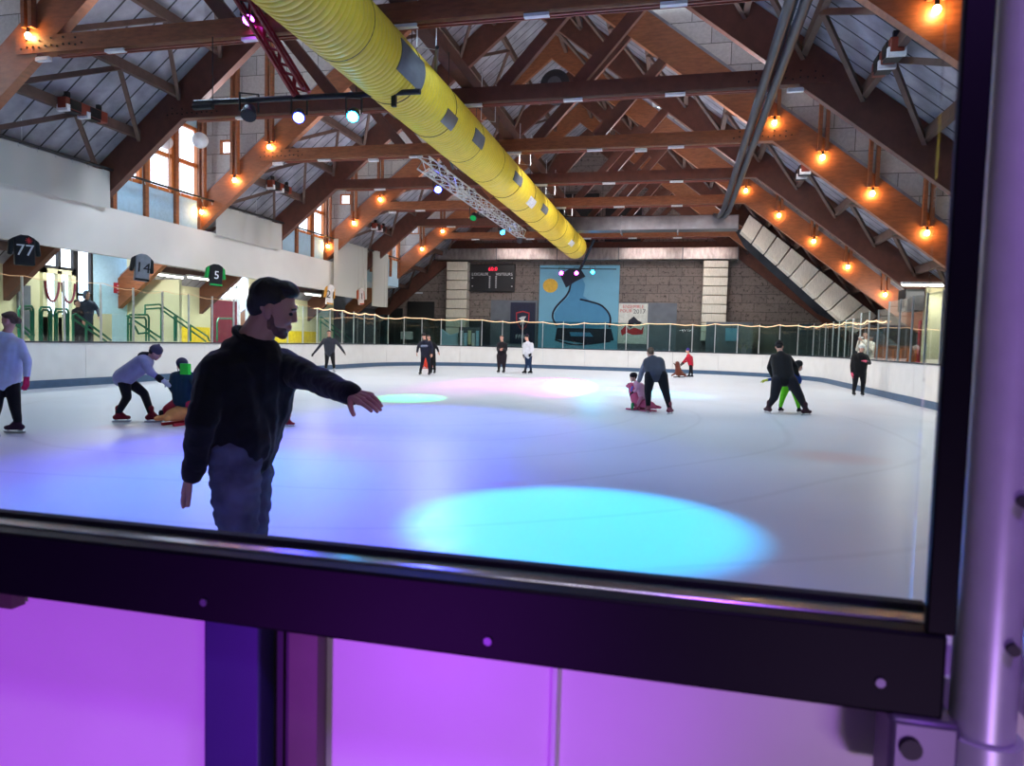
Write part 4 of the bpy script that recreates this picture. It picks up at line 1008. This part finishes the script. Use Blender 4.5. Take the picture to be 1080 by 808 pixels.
jersey('black jersey number 77 with red star emblem',2,246,31,282,-15.2,(24,26,32),(30,34,38),'77',(200,205,210),.0,star)
jersey('grey jersey number 14 with black sleeves',129,266,152,298,-15.2,(120,124,132),(24,26,30),'14',(20,20,26),-.08)
jersey('black jersey number 5 with bright green side',209,277,230,303,-15.2,(22,22,28),(26,150,70),'5',(235,235,240),-.04)
jersey('white and orange jersey number 21',335,299,347,322,-15.2,(222,214,208),(214,150,60),'21',(30,26,30),-.1)
jersey('white and red jersey gathered near the net folds',371,303,380,322,-15.2,(206,190,182),(178,84,50),'1',(60,30,30),.05)
# ------------------------------------------------------------ end wall
YW=41.98
def fw_(px,py): return at(px,py,'y',YW)
def fbox(name,px0,py0,px1,py1,m,d=.1,label=None,cat=None,parent=None,y=None,**k):
    a=fw_(px0,py0);b=fw_(px1,py1)
    o=bx(a.x,YW-d,b.z,b.x,YW,a.z).build(name,m,parent,**k)
    if label: tag(o,label,cat)
    return o
# silver air duct band across the wall
t=thing('wall_duct',(-6,YW-.5,6.35),'long silver sheet metal duct across the end wall above the scoreboard','duct')
for i,(x0,x1) in enumerate(((-14.8,-10.9),(-10.88,-7.2),(-7.18,-3.6),(-3.58,0),(.02,3.0))):
    bx(x0,YW-.9,6.38,x1,YW-.02,7.05).build('section','galv_bright',t,bevel=.02)
    MB().box(x1-.03,YW-.93,6.35,x1+.03,YW-.02,7.08).build('flange','galv',t)
for (px0,py0,px1,py1,lab) in ((475,277,495,345,'pale insulated vertical duct left of the scoreboard'),(742,274,765,338,'pale insulated vertical duct on the right of the end wall')):
    a=fw_(px0,py0);b=fw_(px1,py1); t=thing('vertical_duct',((a.x+b.x)/2,YW-.3,b.z),lab,'duct')
    n=9
    for k in range(n):
        z0=b.z-1.2+(a.z-b.z+1.2)*k/n; z1=b.z-1.2+(a.z-b.z+1.2)*(k+1)/n
        bx(a.x,YW-.7,z0+.01,b.x,YW-.06,min(z1-.02,6.34)).build('section','insul',t,bevel=.03)
# scoreboard
a=fw_(496,279);b=fw_(543,308)
t=thing('scoreboard',((a.x+b.x)/2,YW-.1,b.z),'black scoreboard reading LOCAUX and VISITEURS with red digits','scoreboard')
bx(a.x,YW-.16,b.z,b.x,YW-.02,a.z).build('panel','scoreb',t,bevel=.02)
w=b.x-a.x;h=a.z-b.z; fr=V((0,YW-.165,0))
MB().text('LOCAUX',(a.x+w*.24,YW-.165,a.z-h*.37),X_,Z_,.26).build('lettering','letters',t)
MB().text('VISITEURS',(a.x+w*.77,YW-.165,a.z-h*.37),X_,Z_,.24).build('lettering','letters',t)
MB().text('60:0',(a.x+w*.52,YW-.165,a.z-h*.18),X_,Z_,.34).build('clock_digits','led_red',t)
mb=MB()
for cx in (.44,.58):
    for k in range(7): mb.box(a.x+w*cx,YW-.17,a.z-h*(.47+.065*k),a.x+w*cx+.09,YW-.16,a.z-h*(.47+.065*k)+.05)
mb.build('indicator','letters',t)
mb=MB()
for cx in (.06,.93):
    for k in range(2): mb.box(a.x+w*cx,YW-.17,a.z-h*(.52+.3*k),a.x+w*cx+.08,YW-.16,a.z-h*(.52+.3*k)+.05)
mb.build('indicator','letters',t)
# grey lower wall panels
a=fw_(520,318); struct('wall_end_panel',bx(-11.4,YW-.05,0,-8.45,YW,4.0),'greypanel')
struct('wall_end_panel',bx(-3.6,YW-.05,0,-.2,YW,3.95),'greypanel')
struct('wall_end_base',bx(-15.2,YW-.01,0,-11.4,YW+.01,2.7),'darkgrey'); struct('wall_end_base',bx(-.2,YW-.04,0,9.9,YW,2.5),'greyconc')
# navy shield banner
a=fw_(539,319);b=fw_(564,363)
t=thing('shield_banner',((a.x+b.x)/2,YW-.08,b.z),'navy banner with orange shield and letters FFHG','banner')
bx(a.x,YW-.09,b.z,b.x,YW-.06,a.z).build('cloth','navy',t)
c=(a.x+b.x)/2; zc=a.z-(a.z-b.z)*.42
sh=lambda s:[(-.40*s,.42*s),(0,.52*s),(.40*s,.42*s),(.38*s,-.05*s),(.2*s,-.42*s),(0,-.62*s),(-.2*s,-.42*s),(-.38*s,-.05*s)]
mb=MB(); k=len(sh(1.0)); 
mb.prism(sh(1.05),(c,YW-.095,zc),X_,Z_,-Y_,.006); mb.build('shield_outline','letters_red',t)
MB().prism(sh(.92),(c,YW-.102,zc),X_,Z_,-Y_,.006).build('shield','navy',t)
mb=MB(); mb.prism([(-.24,.1),(-.05,.2),(.22,.22),(.1,.02),(.16,-.3),(.0,-.12),(-.12,-.34),(-.1,-.02)],(c,YW-.109,zc),X_,Z_,-Y_,.004).build('emblem','letters',t)
MB().text('FFHG',(c,YW-.1,b.z+.42),X_,Z_,.36).build('lettering','letters',t)
# light blue mural, plain generic design
a=fw_(570,280);b=fw_(651,366)
t=thing('wall_mural',((a.x+b.x)/2,YW-.1,b.z),'large light blue mural panel with dark curves and a yellow disc','mural')
bx(a.x,YW-.12,0.4,b.x,YW-.02,a.z).build('panel','lblue',t)
W_=b.x-a.x; H_=a.z-.4
def mp(u,v): return (a.x+W_*u, a.z-(a.z-b.z)*v)
def curve(pts,r,m,nm,y=YW-.125):
    mb=MB(); P2=[]
    for i in range(len(pts)-1):
        p0=pts[max(i-1,0)];p1=pts[i];p2=pts[i+1];p3=pts[min(i+2,len(pts)-1)]
        for k in range(6):
            s=k/6; f=lambda j:.5*((2*p1[j])+(-p0[j]+p2[j])*s+(2*p0[j]-5*p1[j]+4*p2[j]-p3[j])*s*s+(-p0[j]+3*p1[j]-3*p2[j]+p3[j])*s**3)
            P2.append((f(0),f(1)))
    P2.append(pts[-1])
    mb.tube([(mp(*p)[0],y,mp(*p)[1]) for p in P2],r,6); return mb.build(nm,m,t)
blobp=[(.40,.16),(.52,.12),(.58,.24),(.56,.38),(.66,.45),(.80,.50),(.90,.62),(.90,.74),(.55,.80),(.22,.76),(.20,.60),(.28,.48),(.38,.38)]
mb=MB().prism([( mp(u,v)[0],mp(u,v)[1]) for u,v in blobp][::-1],(0,YW-.125,0),X_,Z_,Y_,.004); mb.build('blue_shape','mblue',t)
curve([(.40,.22),(.36,.36),(.22,.52),(.18,.64),(.24,.76)],.06,'ink','dark_curve')
curve([(.52,.42),(.66,.45),(.80,.50),(.90,.62),(.90,.76)],.06,'ink','dark_curve')
curve([(.22,.93),(.50,.985),(.92,.93)],.05,'ink','dark_curve')
MB().prism([(mp(u,v)[0],mp(u,v)[1]) for u,v in ((.24,.78),(.92,.78),(.96,.92),(.6,.97),(.22,.92))],(0,YW-.135,0),X_,Z_,Y_,.004).build('dark_shape','ink',t)
MB().prism([(mp(u,v)[0],mp(u,v)[1]) for u,v in ((.40,.83),(.66,.83),(.70,.88),(.42,.88))],(0,YW-.142,0),X_,Z_,Y_,.004).build('blue_shape','mblue',t)
MB().prism([(mp(.14+.095*math.cos(k*math.pi/12),.255+.088*math.sin(k*math.pi/12)*W_/(a.z-b.z)) ) for k in range(24)],(0,YW-.13,0),X_,Z_,Y_,.006).build('yellow_disc','gold',t)
MB().prism([(mp(u,v)[0],mp(u,v)[1]) for u,v in ((.26,.12),(.38,.04),(.52,.05),(.58,.14),(.46,.2),(.34,.28))],(0,YW-.132,0),X_,Z_,Y_,.006).build('dark_shape','ink',t)
# poster
a=fw_(653,320);b=fw_(682,363)
t=thing('poster',((a.x+b.x)/2,YW-.1,b.z),'pale poster reading ENSEMBLE POUR 2017 with red figure shapes','poster')
bx(a.x,YW-.09,b.z,b.x,YW-.06,a.z).build('sheet','paper',t)
w=b.x-a.x;h=a.z-b.z;c=(a.x+b.x)/2
MB().text('ENSEMBLE',(c,YW-.095,a.z-.2),X_,Z_,.27).text('POUR',(c-.42,YW-.095,a.z-.45),X_,Z_,.27).build('lettering','letters_red',t)
MB().text('2017',(c+.36,YW-.095,a.z-.48),X_,Z_,.36).build('lettering','ink',t)
MB().prism([(-.25,.1),(.05,.35),(.3,.1),(.55,0),(.3,-.2),(.1,-.05),(-.1,-.35),(-.3,-.2)],(c,YW-.095,a.z-1.1),X_,Z_,-Y_,.004).build('dark_figure','ink',t)
MB().prism([(-.7,-.5),(-.4,-.2),(-.2,-.45),(.1,-.3),(.5,-.45),(.65,-.2),(.6,-.7),(.0,-.75),(-.3,-.62),(-.6,-.8)],(c,YW-.095,a.z-1.1),X_,Z_,-Y_,.004).build('red_figure','letters_red',t)
# things seen through the far glass
fbox('service_door',430,318,457,389,'scoreb',.06,'dark door behind the far glass, left of the pale sheet','door')
fbox('service_door',402,325,424,388,'scoreb',.06,'dark door at the far left corner beyond the glass','door')
q=fw_(431,354); o=bx(q.x-.35,YW-.5,q.z-.25,q.x+.35,YW-.1,q.z+.25).build('meter_box','white',bevel=.03); tag(o,'small white framed box on the dark door behind the far glass','box')
a=at(464,346,'y',41);b=at(483,366,'y',41)
mb=MB().prism([(a.x,b.z-.6),(b.x,b.z-.6),(b.x,a.z-.25),((a.x+b.x)/2,a.z-.42),(a.x,a.z)],(0,41.3,0),X_,Z_,-Y_,.3); o=mb.build('ground_sheet','pale_blue',bevel=.05); tag(o,'pale blue padded sheet leaning behind the far glass','sheet')
a=at(485,345,'y',41);b=at(506,366,'y',41)
t=thing('window_display',((a.x+b.x)/2,41.6,0),'cluttered pale shelf unit behind the far glass','shelf')
bx(a.x,40.8,0,b.x,41.2,a.z).build('case','greyconc',t)
for k in range(5): bx(a.x+.12+k*.25,40.7,b.z-.1+.12*(k%3),a.x+.3+k*.25,40.8,a.z-.2-.15*(k%2)).build('parcel',('whitewall','pale_blue','cream')[k%3],t)
fbox('wall_cabinet',598,340,790,341,'greyconc',.1) if False else None
a=at(745,338,'y',41.2);b=at(792,366,'y',41.2)
t=thing('ice_machine_shed',((a.x+b.x)/2,41.5,0),'dim cabinet with grey green front behind the far glass on the right','cabinet')
bx(a.x,40.5,0,b.x,41.15,a.z-.1).build('case','greypanel',t); q=at(772,352,'y',40.5); bx(q.x-.35,40.45,q.z-.4,q.x+.35,40.5,q.z+.3).build('panel','lblue',t)
# level and sloping silver ducts in front of the wall
YD=32.3
a=at(597,229,'y',YD);b=at(779,242,'y',YD); c1=at(790,227,'y',YD)
t=thing('cross_duct',((a.x+b.x)/2,YD,b.z),'level galvanised duct above the end wall joining the yellow duct','duct')
bx(a.x,YD,b.z+.03,b.x,YD+.8,a.z).build('section','galv',t,bevel=.02)
for px in (655,715): q=at(px,236,'y',YD); bx(q.x-.03,YD-.03,b.z-.1,q.x+.03,YD+.83,a.z+.04).build('flange','galv',t)
q=at(795,230,'y',YD)
t=thing('sloping_duct',(6,YD,2.3),'wide pale insulated duct sloping down the right side','duct')
A=[at(779,243,'y',YD),at(775,226,'y',YD)]; T=[at(790,226,'y',YD),at(926,334,'y',YD)]; Bm=[at(781,243,'y',YD),at(903,352,'y',YD)]
N=9
for k in range(N):
    u0,u1=k/N+.004,(k+1)/N-.004
    p=[Bm[0].lerp(Bm[1],u0),Bm[0].lerp(Bm[1],u1),T[0].lerp(T[1],u1),T[0].lerp(T[1],u0)]
    MB().prism([(v.x,v.z) for v in p],(0,YD,0),X_,Z_,Y_,.8).build('section','insul',t,bevel=.02)
# dark gathered plastic sheet under the sloping duct
mb=MB(); q=[at(775,243,'y',37.3),at(786,262,'y',37.3),at(862,331,'y',37.3),at(905,352,'y',37.3),at(905,345,'y',37.3),at(790,240,'y',37.3)]
mb.prism([(v.x,v.z) for v in q],(0,37.3,0),X_,Z_,Y_,.04); o=mb.build('plastic_sheet','plastic'); tag(o,'dark shiny plastic sheet stretched under the sloping duct','plastic sheet')
# strut from the wall to the lamps
p=at(630,245,'y',38.5);q=at(612,284,'y',41); o=MB().bar(p,q,.12,.12).build('strut','black'); tag(o,'dark slanting strut in front of the mural top','strut')
# dark attic opening above the end wall with a round fan
t=thing('attic_vent',(-4.4,41.8,9),'dark louvred attic opening high in the end wall','vent')
bx(-7.6,41.7,7.5,-4.9,41.95,10.3).build('opening','black',t); bx(-4.5,41.7,7.5,-2.4,41.95,10.0).build('opening','black',t)
t=thing('ridge_fan',(-5.4,30,11.9),'round dark ventilation fan hanging below the ridge','fan')
MB().tube([(-5.5,29.6,12.3),(-5.5,30.4,12.3)],.62,24).build('casing','darkgrey',t); MB().tube([(-5.5,29.5,12.3),(-5.5,29.6,12.3)],.3,20).build('hub','galv',t)
# ------------------------------------------------------------ right side
struct('wall_right_cream',bx(7.55,24.7,0,9.95,24.9,3.5),'cream')
o=bx(6.9,24.5,2.75,7.45,25.3,3.45).build('speaker_box','black',bevel=.03); tag(o,'black box hanging beside the fluorescent light at the right','box')
t=thing('wooden_counter',(8.3,30,0),'orange wooden panelled counter behind the right glass','counter')
a=at(922,364,'y',30);b=at(968,379,'y',30)
bx(7.3,30,0,9.8,30.5,a.z-.06).build('front','orangewood',t)
for k in range(9): bx(7.35+k*.27,29.97,.1,7.53+k*.27,30,a.z-.15).build('panel','glulam',t)
bx(7.2,29.9,a.z-.06,9.85,30.6,a.z).build('top','glulam',t)
o=bx(8.0,26.6,0,8.35,26.8,2.55).build('door_leaf','redpaint_redlit'); tag(o,'narrow dark red door leaf left of the cream wall','door')
# ------------------------------------------------------------ stage bar, lattice truss and lamps
bar=thing('lighting_bar',(-6.9,12,5.88),'black horizontal lighting pipe hung across the left of the hall','lighting bar')
MB().tube([(-9.3,12,5.9),(-4.66,12,5.86)],.05,10).tube([(-9.3,12,5.83),(-8.9,12,5.83)],.07,8).build('pipe','black',bar)
MB().tube([(-8.9,12,5.9),(-8.9,12,ZT)],.012,5).tube([(-5.9,12,5.9),(-5.9,12,ZT)],.012,5).build('cable','black',bar)
q=at(417,104,'y',12); MB().box(-5.2,11.96,5.62,-5.12,12.04,5.84).build('clamp','black',bar)
def lattice(name,p,q,w,label,m,n,upv=Z_,cat='lattice truss',thk=1):
    p=V(p);q=V(q); d=(q-p).normalized(); sd=d.cross(V(upv)).normalized(); u=sd.cross(d).normalized(); t=thing(name,p,label,cat)
    cs=[sd*(w/2)+u*(w/2),-sd*(w/2)+u*(w/2),-sd*(w/2)-u*(w/2),sd*(w/2)-u*(w/2)]
    for c in cs: MB().tube([p+c,q+c],.022*thk,6).build('chord',m,t)
    mb=MB(); L=(q-p).length
    for k in range(n):
        a=p+d*L*k/n; b=p+d*L*(k+1)/n
        for i in range(4):
            c,e=cs[i],cs[(i+1)%4]; mb.tube([a+c,b+e] if k%2 else [a+e,b+c],.012*thk,4)
    mb.build('lacing',m,t); return t
lattice('lattice_truss',(-6.45,16.9,5.9),(-6.42,28.2,5.85),.3,'silver lattice lighting truss hanging beside the yellow duct','alu',34)
ll=lattice('lattice_truss',(-8.35,11.9,8.0),(-7.0,12.0,5.95),.22,'short lattice truss, red light put in its colour, hanging above the black lighting pipe','redpaint_redlit',9,Y_,thk=2.1)
q=[at(461,50,'y',12.0),at(459,80,'y',14.0),at(464,120,'y',15.3),at(470,155,'y',16.6),at(478,178,'y',17.4)]
mb=MB().tube(q,.035,8); o=mb.build('power_cable','cable',smooth=True); tag(o,'thick black cable hanging in front of the yellow duct','cable')
def spotlamp(label,pos,aim,col,es,rim=.15,power=None,ang=None,blend=.25,big=1.,lcol=None,dim=False):
    pos=V(pos);aim=V(aim);d=(aim-pos).normalized(); nm='emit_%d_%d_%d_%d'%(col+(int(es),))
    if nm not in M: emis(nm,col,es)
    t=thing('stage_lamp',pos,label,'stage light','stage lamps')
    s=big
    MB().tube([pos-d*.24*s,pos-d*.2*s,pos-d*.06*s,pos],[.05*s,.09*s,.115*s,.12*s],16).build('housing','black',t,smooth=True)
    MB().tube([pos+d*.001,pos+d*.012],.1*s,16).build('lens',nm if not dim else 'scoreb',t)
    sd=d.cross(Z_).normalized()
    MB().bar(pos-d*.12+sd*.14*s,pos-d*.12+sd*.14*s+Z_*.28*s,.02,.04).bar(pos-d*.12-sd*.14*s,pos-d*.12-sd*.14*s+Z_*.28*s,.02,.04).bar(pos-d*.12+sd*.15*s+Z_*.28*s,pos-d*.12-sd*.15*s+Z_*.28*s,.04,.02).build('yoke','black',t)
    if power:
        l=bpy.data.lights.new('spot','SPOT'); l.energy=power; l.color=lcol or lin(col); l.spot_size=math.radians(ang); l.spot_blend=blend; l.shadow_soft_size=.04
        lo=bpy.data.objects.new('spot',l); COL.objects.link(lo); lo.location=pos+d*.05; lo.rotation_euler=d.to_track_quat('-Z','Y').to_euler()
    return t
SL=[]
CY=(0.0,.62,1.0)
spotlamp('cyan stage lamp, rightmost on the black pipe',at(372,123,'y',11.9),at(230,505,'z',0),(40,190,255),60,power=2400,ang=28,blend=1,lcol=(0,.45,1.0))
spotlamp('cyan stage lamp hanging above the cyan pool of light near the camera',(-.72,6.6,6.9),(-.72,5.6,0),(40,190,255),25,power=4600,ang=25.5,blend=.5,lcol=(0,.50,1.0))
spotlamp('blue stage lamp in the middle of the black pipe',at(315,124,'y',11.9),at(250,500,'z',0),(50,60,255),60,power=4200,ang=50,blend=1,lcol=(.10,.09,1))
spotlamp('dark unlit stage lamp at the left of the black pipe',at(262,122,'y',11.9),at(200,470,'z',0),(60,60,70),1,dim=True,big=1.2)
spotlamp('purple stage lamp glowing on the nearest tie beam',at(262,21,'y',11.9),at(180,500,'z',0),(190,60,255),60,power=1800,ang=60,blend=1,lcol=(.35,.06,1))
spotlamp('blue stage lamp at the near end of the lattice truss',at(462,200,'y',19.5),at(450,455,'z',0),(50,60,255),60,power=7000,ang=42,blend=1,lcol=(.08,.1,1))
spotlamp('faint green stage lamp in the middle of the lattice truss',at(499,230,'y',22.5),at(434,419.5,'z',0),(20,120,60),2,power=12000,ang=13,blend=.6,lcol=(0,1,.2))
spotlamp('small blue stage lamp under the far part of the lattice truss',at(530,245,'y',27),at(655,412,'z',0),(30,140,255),40,power=20000,ang=24,blend=.9,lcol=(.0,.5,1))
spotlamp('dark stage lamp at the far end of the lattice truss',at(548,254,'y',28.1),at(470,420,'z',0),(60,60,70),1,dim=True)
t=thing('lamp_bar',at(610,284,'y',40.9),'thin black lamp bar across the top of the blue mural','bar')
a=at(570,283,'y',40.95);b=at(650,284,'y',40.95); MB().tube([a,b],.03,6).build('pipe','black',t)
spotlamp('magenta stage lamp, leftmost of three on the mural bar',at(592,288,'y',40.9),at(505,404.5,'z',0),(255,60,235),50,power=30000,ang=12,blend=.9,lcol=(1,.05,.75),big=1.1)
spotlamp('magenta stage lamp, middle of three on the mural bar',at(608,288,'y',40.9),at(580,404,'z',0),(255,60,235),50,power=30000,ang=12,blend=.9,lcol=(1,.05,.75),big=1.1)
spotlamp('cyan stage lamp, rightmost of three on the mural bar',at(625,287,'y',40.9),at(650,408,'z',0),(30,170,255),50,power=900,ang=17,blend=.9,lcol=(0,.55,1),big=1.1)
# ------------------------------------------------------------ foreground: board frame, post, pane
q0=at(0,564,'y',.80); 
fr=thing('window_frame',(-.4,.83,1.06),'thick black glazing frame with silver sill right in front of the camera','frame')
def ry(x): return 0.0
zt_l=at(0,564,'y',.8); zt_r=at(985,661,'y',.8); zb_l=at(0,625,'y',.8); zb_r=at(995,745,'y',.8)
print('rail',zt_l,zt_r,zb_l,zb_r)
bx(-1.5,.80,1.058,.285,.83,1.15).build('bottom_rail','black_paint',fr,bevel=.004)
bx(-1.5,.83,1.06,.285,.868,1.152).build('sill','steel',fr,bevel=.003)
bx(-1.5,.868,1.06,.285,.884,1.158).build('gasket','rubber',fr)
bx(.264,.800,1.15,.292,.812,2.6).build('side_rail','black_paint',fr,bevel=.002)
for px,py in ((214,636),(514,677),(929,721)):
    q=at(px,py,'y',.797); MB().tube([(q.x,.802,q.z),(q.x,.797,q.z)],.005,12).build('screw','bracket_metal',fr)
bx(-1.5,.845,1.15,.262,.851,2.6).build('pane','pane',fr)
po=thing('round_post',(.335,.82,0),'round silver steel post lit purple at the right edge','post')
MB().tube([(.326,.815,0.0),(.326,.815,3.0)],.0305,40).build('tube','post_metal',po,smooth=True)
MB().tube([(.326,.815,.0),(.326,.815,1.045)],.038,40).build('sleeve','post_metal',po,smooth=True)
MB().box(.232,.79,.93,.30,.85,1.06).build('bracket','bracket_metal',po,bevel=.006)
MB().tube([(.252,.792,1.03),(.252,.785,1.03)],.011,14).build('bracket_bolt','black',po)
for z in (1.57,1.30,1.15): MB().tube([(.338,.80,z),(.336,.778,z)],.006,12).build('bolt','black',po)
fr2=thing('window_frame',(.9,.83,1.06),'black glazing frame continuing right of the silver post','frame')
bx(.372,.80,1.058,1.6,.83,1.15).build('bottom_rail','black_paint',fr2); bx(.372,.83,1.06,1.6,.868,1.152).build('sill','steel',fr2)
bx(.372,.845,1.15,1.6,.851,2.6).build('pane','pane',fr2)
# steel uprights and channel behind the frame
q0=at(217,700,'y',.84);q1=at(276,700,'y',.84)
o=bx(q0.x,.835,0,q1.x,.885,1.058).build('square_upright','upright',bevel=.004); tag(o,'square steel upright with blue light in its colour below the black frame','upright')
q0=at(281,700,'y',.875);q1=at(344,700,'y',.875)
t=thing('brown_channel',((q0.x+q1.x)/2,.885,0),'brown grey channel with notched edge beside the blue upright','channel')
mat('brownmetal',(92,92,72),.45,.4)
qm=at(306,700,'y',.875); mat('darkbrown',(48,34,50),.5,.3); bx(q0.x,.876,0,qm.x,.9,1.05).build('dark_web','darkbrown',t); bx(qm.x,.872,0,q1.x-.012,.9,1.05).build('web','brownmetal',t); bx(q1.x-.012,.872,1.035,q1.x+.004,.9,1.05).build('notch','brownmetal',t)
bx(q0.x,.87,0,q0.x+.03,.872,1.05).build('dark_flange','black',t)
q1=at(18,650,'y',.885); o=bx(-1.3,.876,1.0,q1.x,.9,1.055).build('brown_plate','brownmetal'); tag(o,'brown plate at the far left under the black frame','plate')
q=at(585,750,'y',.9); o=bx(q.x-.003,.893,0,q.x+.003,.909,1.055).build('joint_strip','white'); tag(o,'thin white vertical joint strip between two purple panels','strip')
# the back side of the near boards
t=thing('near_board',(0,.91,0),'smooth white board panel glowing purple below the black frame','board')
bx(-1.6,.905,0,q.x-.003,.916,1.06).build('panel','board',t); bx(q.x+.003,.905,0,1.7,.916,1.06).build('panel','board',t)
# ------------------------------------------------------------ light
w=bpy.data.worlds.new('world'); S.world=w; w.use_nodes=True; bg=w.node_tree.nodes['Background']
bg.inputs[0].default_value=(.84,.92,1,1); bg.inputs[1].default_value=5
def area(name,loc,aim,sx,sy,e,col=(1,1,1),spread=180):
    l=bpy.data.lights.new(name,'AREA'); l.shape='RECTANGLE'; l.size=sx; l.size_y=sy; l.energy=e; l.color=col; l.spread=math.radians(spread)
    o=bpy.data.objects.new(name,l); COL.objects.link(o); o.location=loc; o.rotation_euler=(V(aim)-V(loc)).to_track_quat('-Z','Y').to_euler(); return o
# unseen area lights added behind the tie beams for ice and roof
for n,e in ((0,170),(1,320),(2,560),(3,600),(4,470),(5,400),(6,380),(7,330)):
    y=TY(n)+.30; c=(.58,.80,1) if n<2 else ((.80,.90,1) if n==2 else (1,.96,.92))
    for x in (-10.2,-2.2,1.2) if n!=2 else (-11.5,.8):
        area('strip',(x,y,ZT+.26),(x,y,0),2.6,.12,e*.42,c)
        if n: area('strip',(x,y,ZT+.36),(x,y,20),2.6,.12,44,(.92,.94,1))
# tubes of the concourse
for (x,y,z) in ((-17.3,13.5,3.4),(-17.3,18.5,4.25),(-17.3,22.5,3.4),(-17.3,27,4.25),(-17.3,31,3.4)):
    area('tube',(x,y,z),(x,y,0),.15,1.5,150,(1,.97,.88))
area('tube',(7.3,24.2,3.5),(7.3,23,0),1.2,.12,90,(1,.96,.85))
area('tube',(7.6,26.6,3.6),(7.0,27.8,1.2),1.0,.12,110,(1,.95,.88))  # extra light added to brighten the spectator, no fitting there
# purple lights and pale fill added out of view on the camera's side
def spot(loc,aim,e,col,ang,blend=.6,r=.06):
    l=bpy.data.lights.new('spot','SPOT'); l.energy=e; l.color=col; l.spot_size=math.radians(ang); l.spot_blend=blend; l.shadow_soft_size=r
    o=bpy.data.objects.new('spot',l); COL.objects.link(o); o.location=loc; o.rotation_euler=(V(aim)-V(loc)).to_track_quat('-Z','Y').to_euler(); return o
spot((-.86,-.95,.30),(-.80,.9,.96),130,(.44,.045,1),54,.45,.1)
spot((.75,-.3,3.1),(.33,.8,1.7),110,(.36,.06,1),60,.5,.1)
spot((.62,-.9,.3),(.33,.8,1.3),30,(.45,.12,1),55,.6,.1)
area('tube',(.75,-.9,.25),(.3,.9,.9),.6,.12,5,(1,.84,.82))  # this and the next are added fill, no tube fittings
area('tube',(.2,-.2,3.2),(.1,.8,1.2),1.2,.12,9,(1,.9,.9))
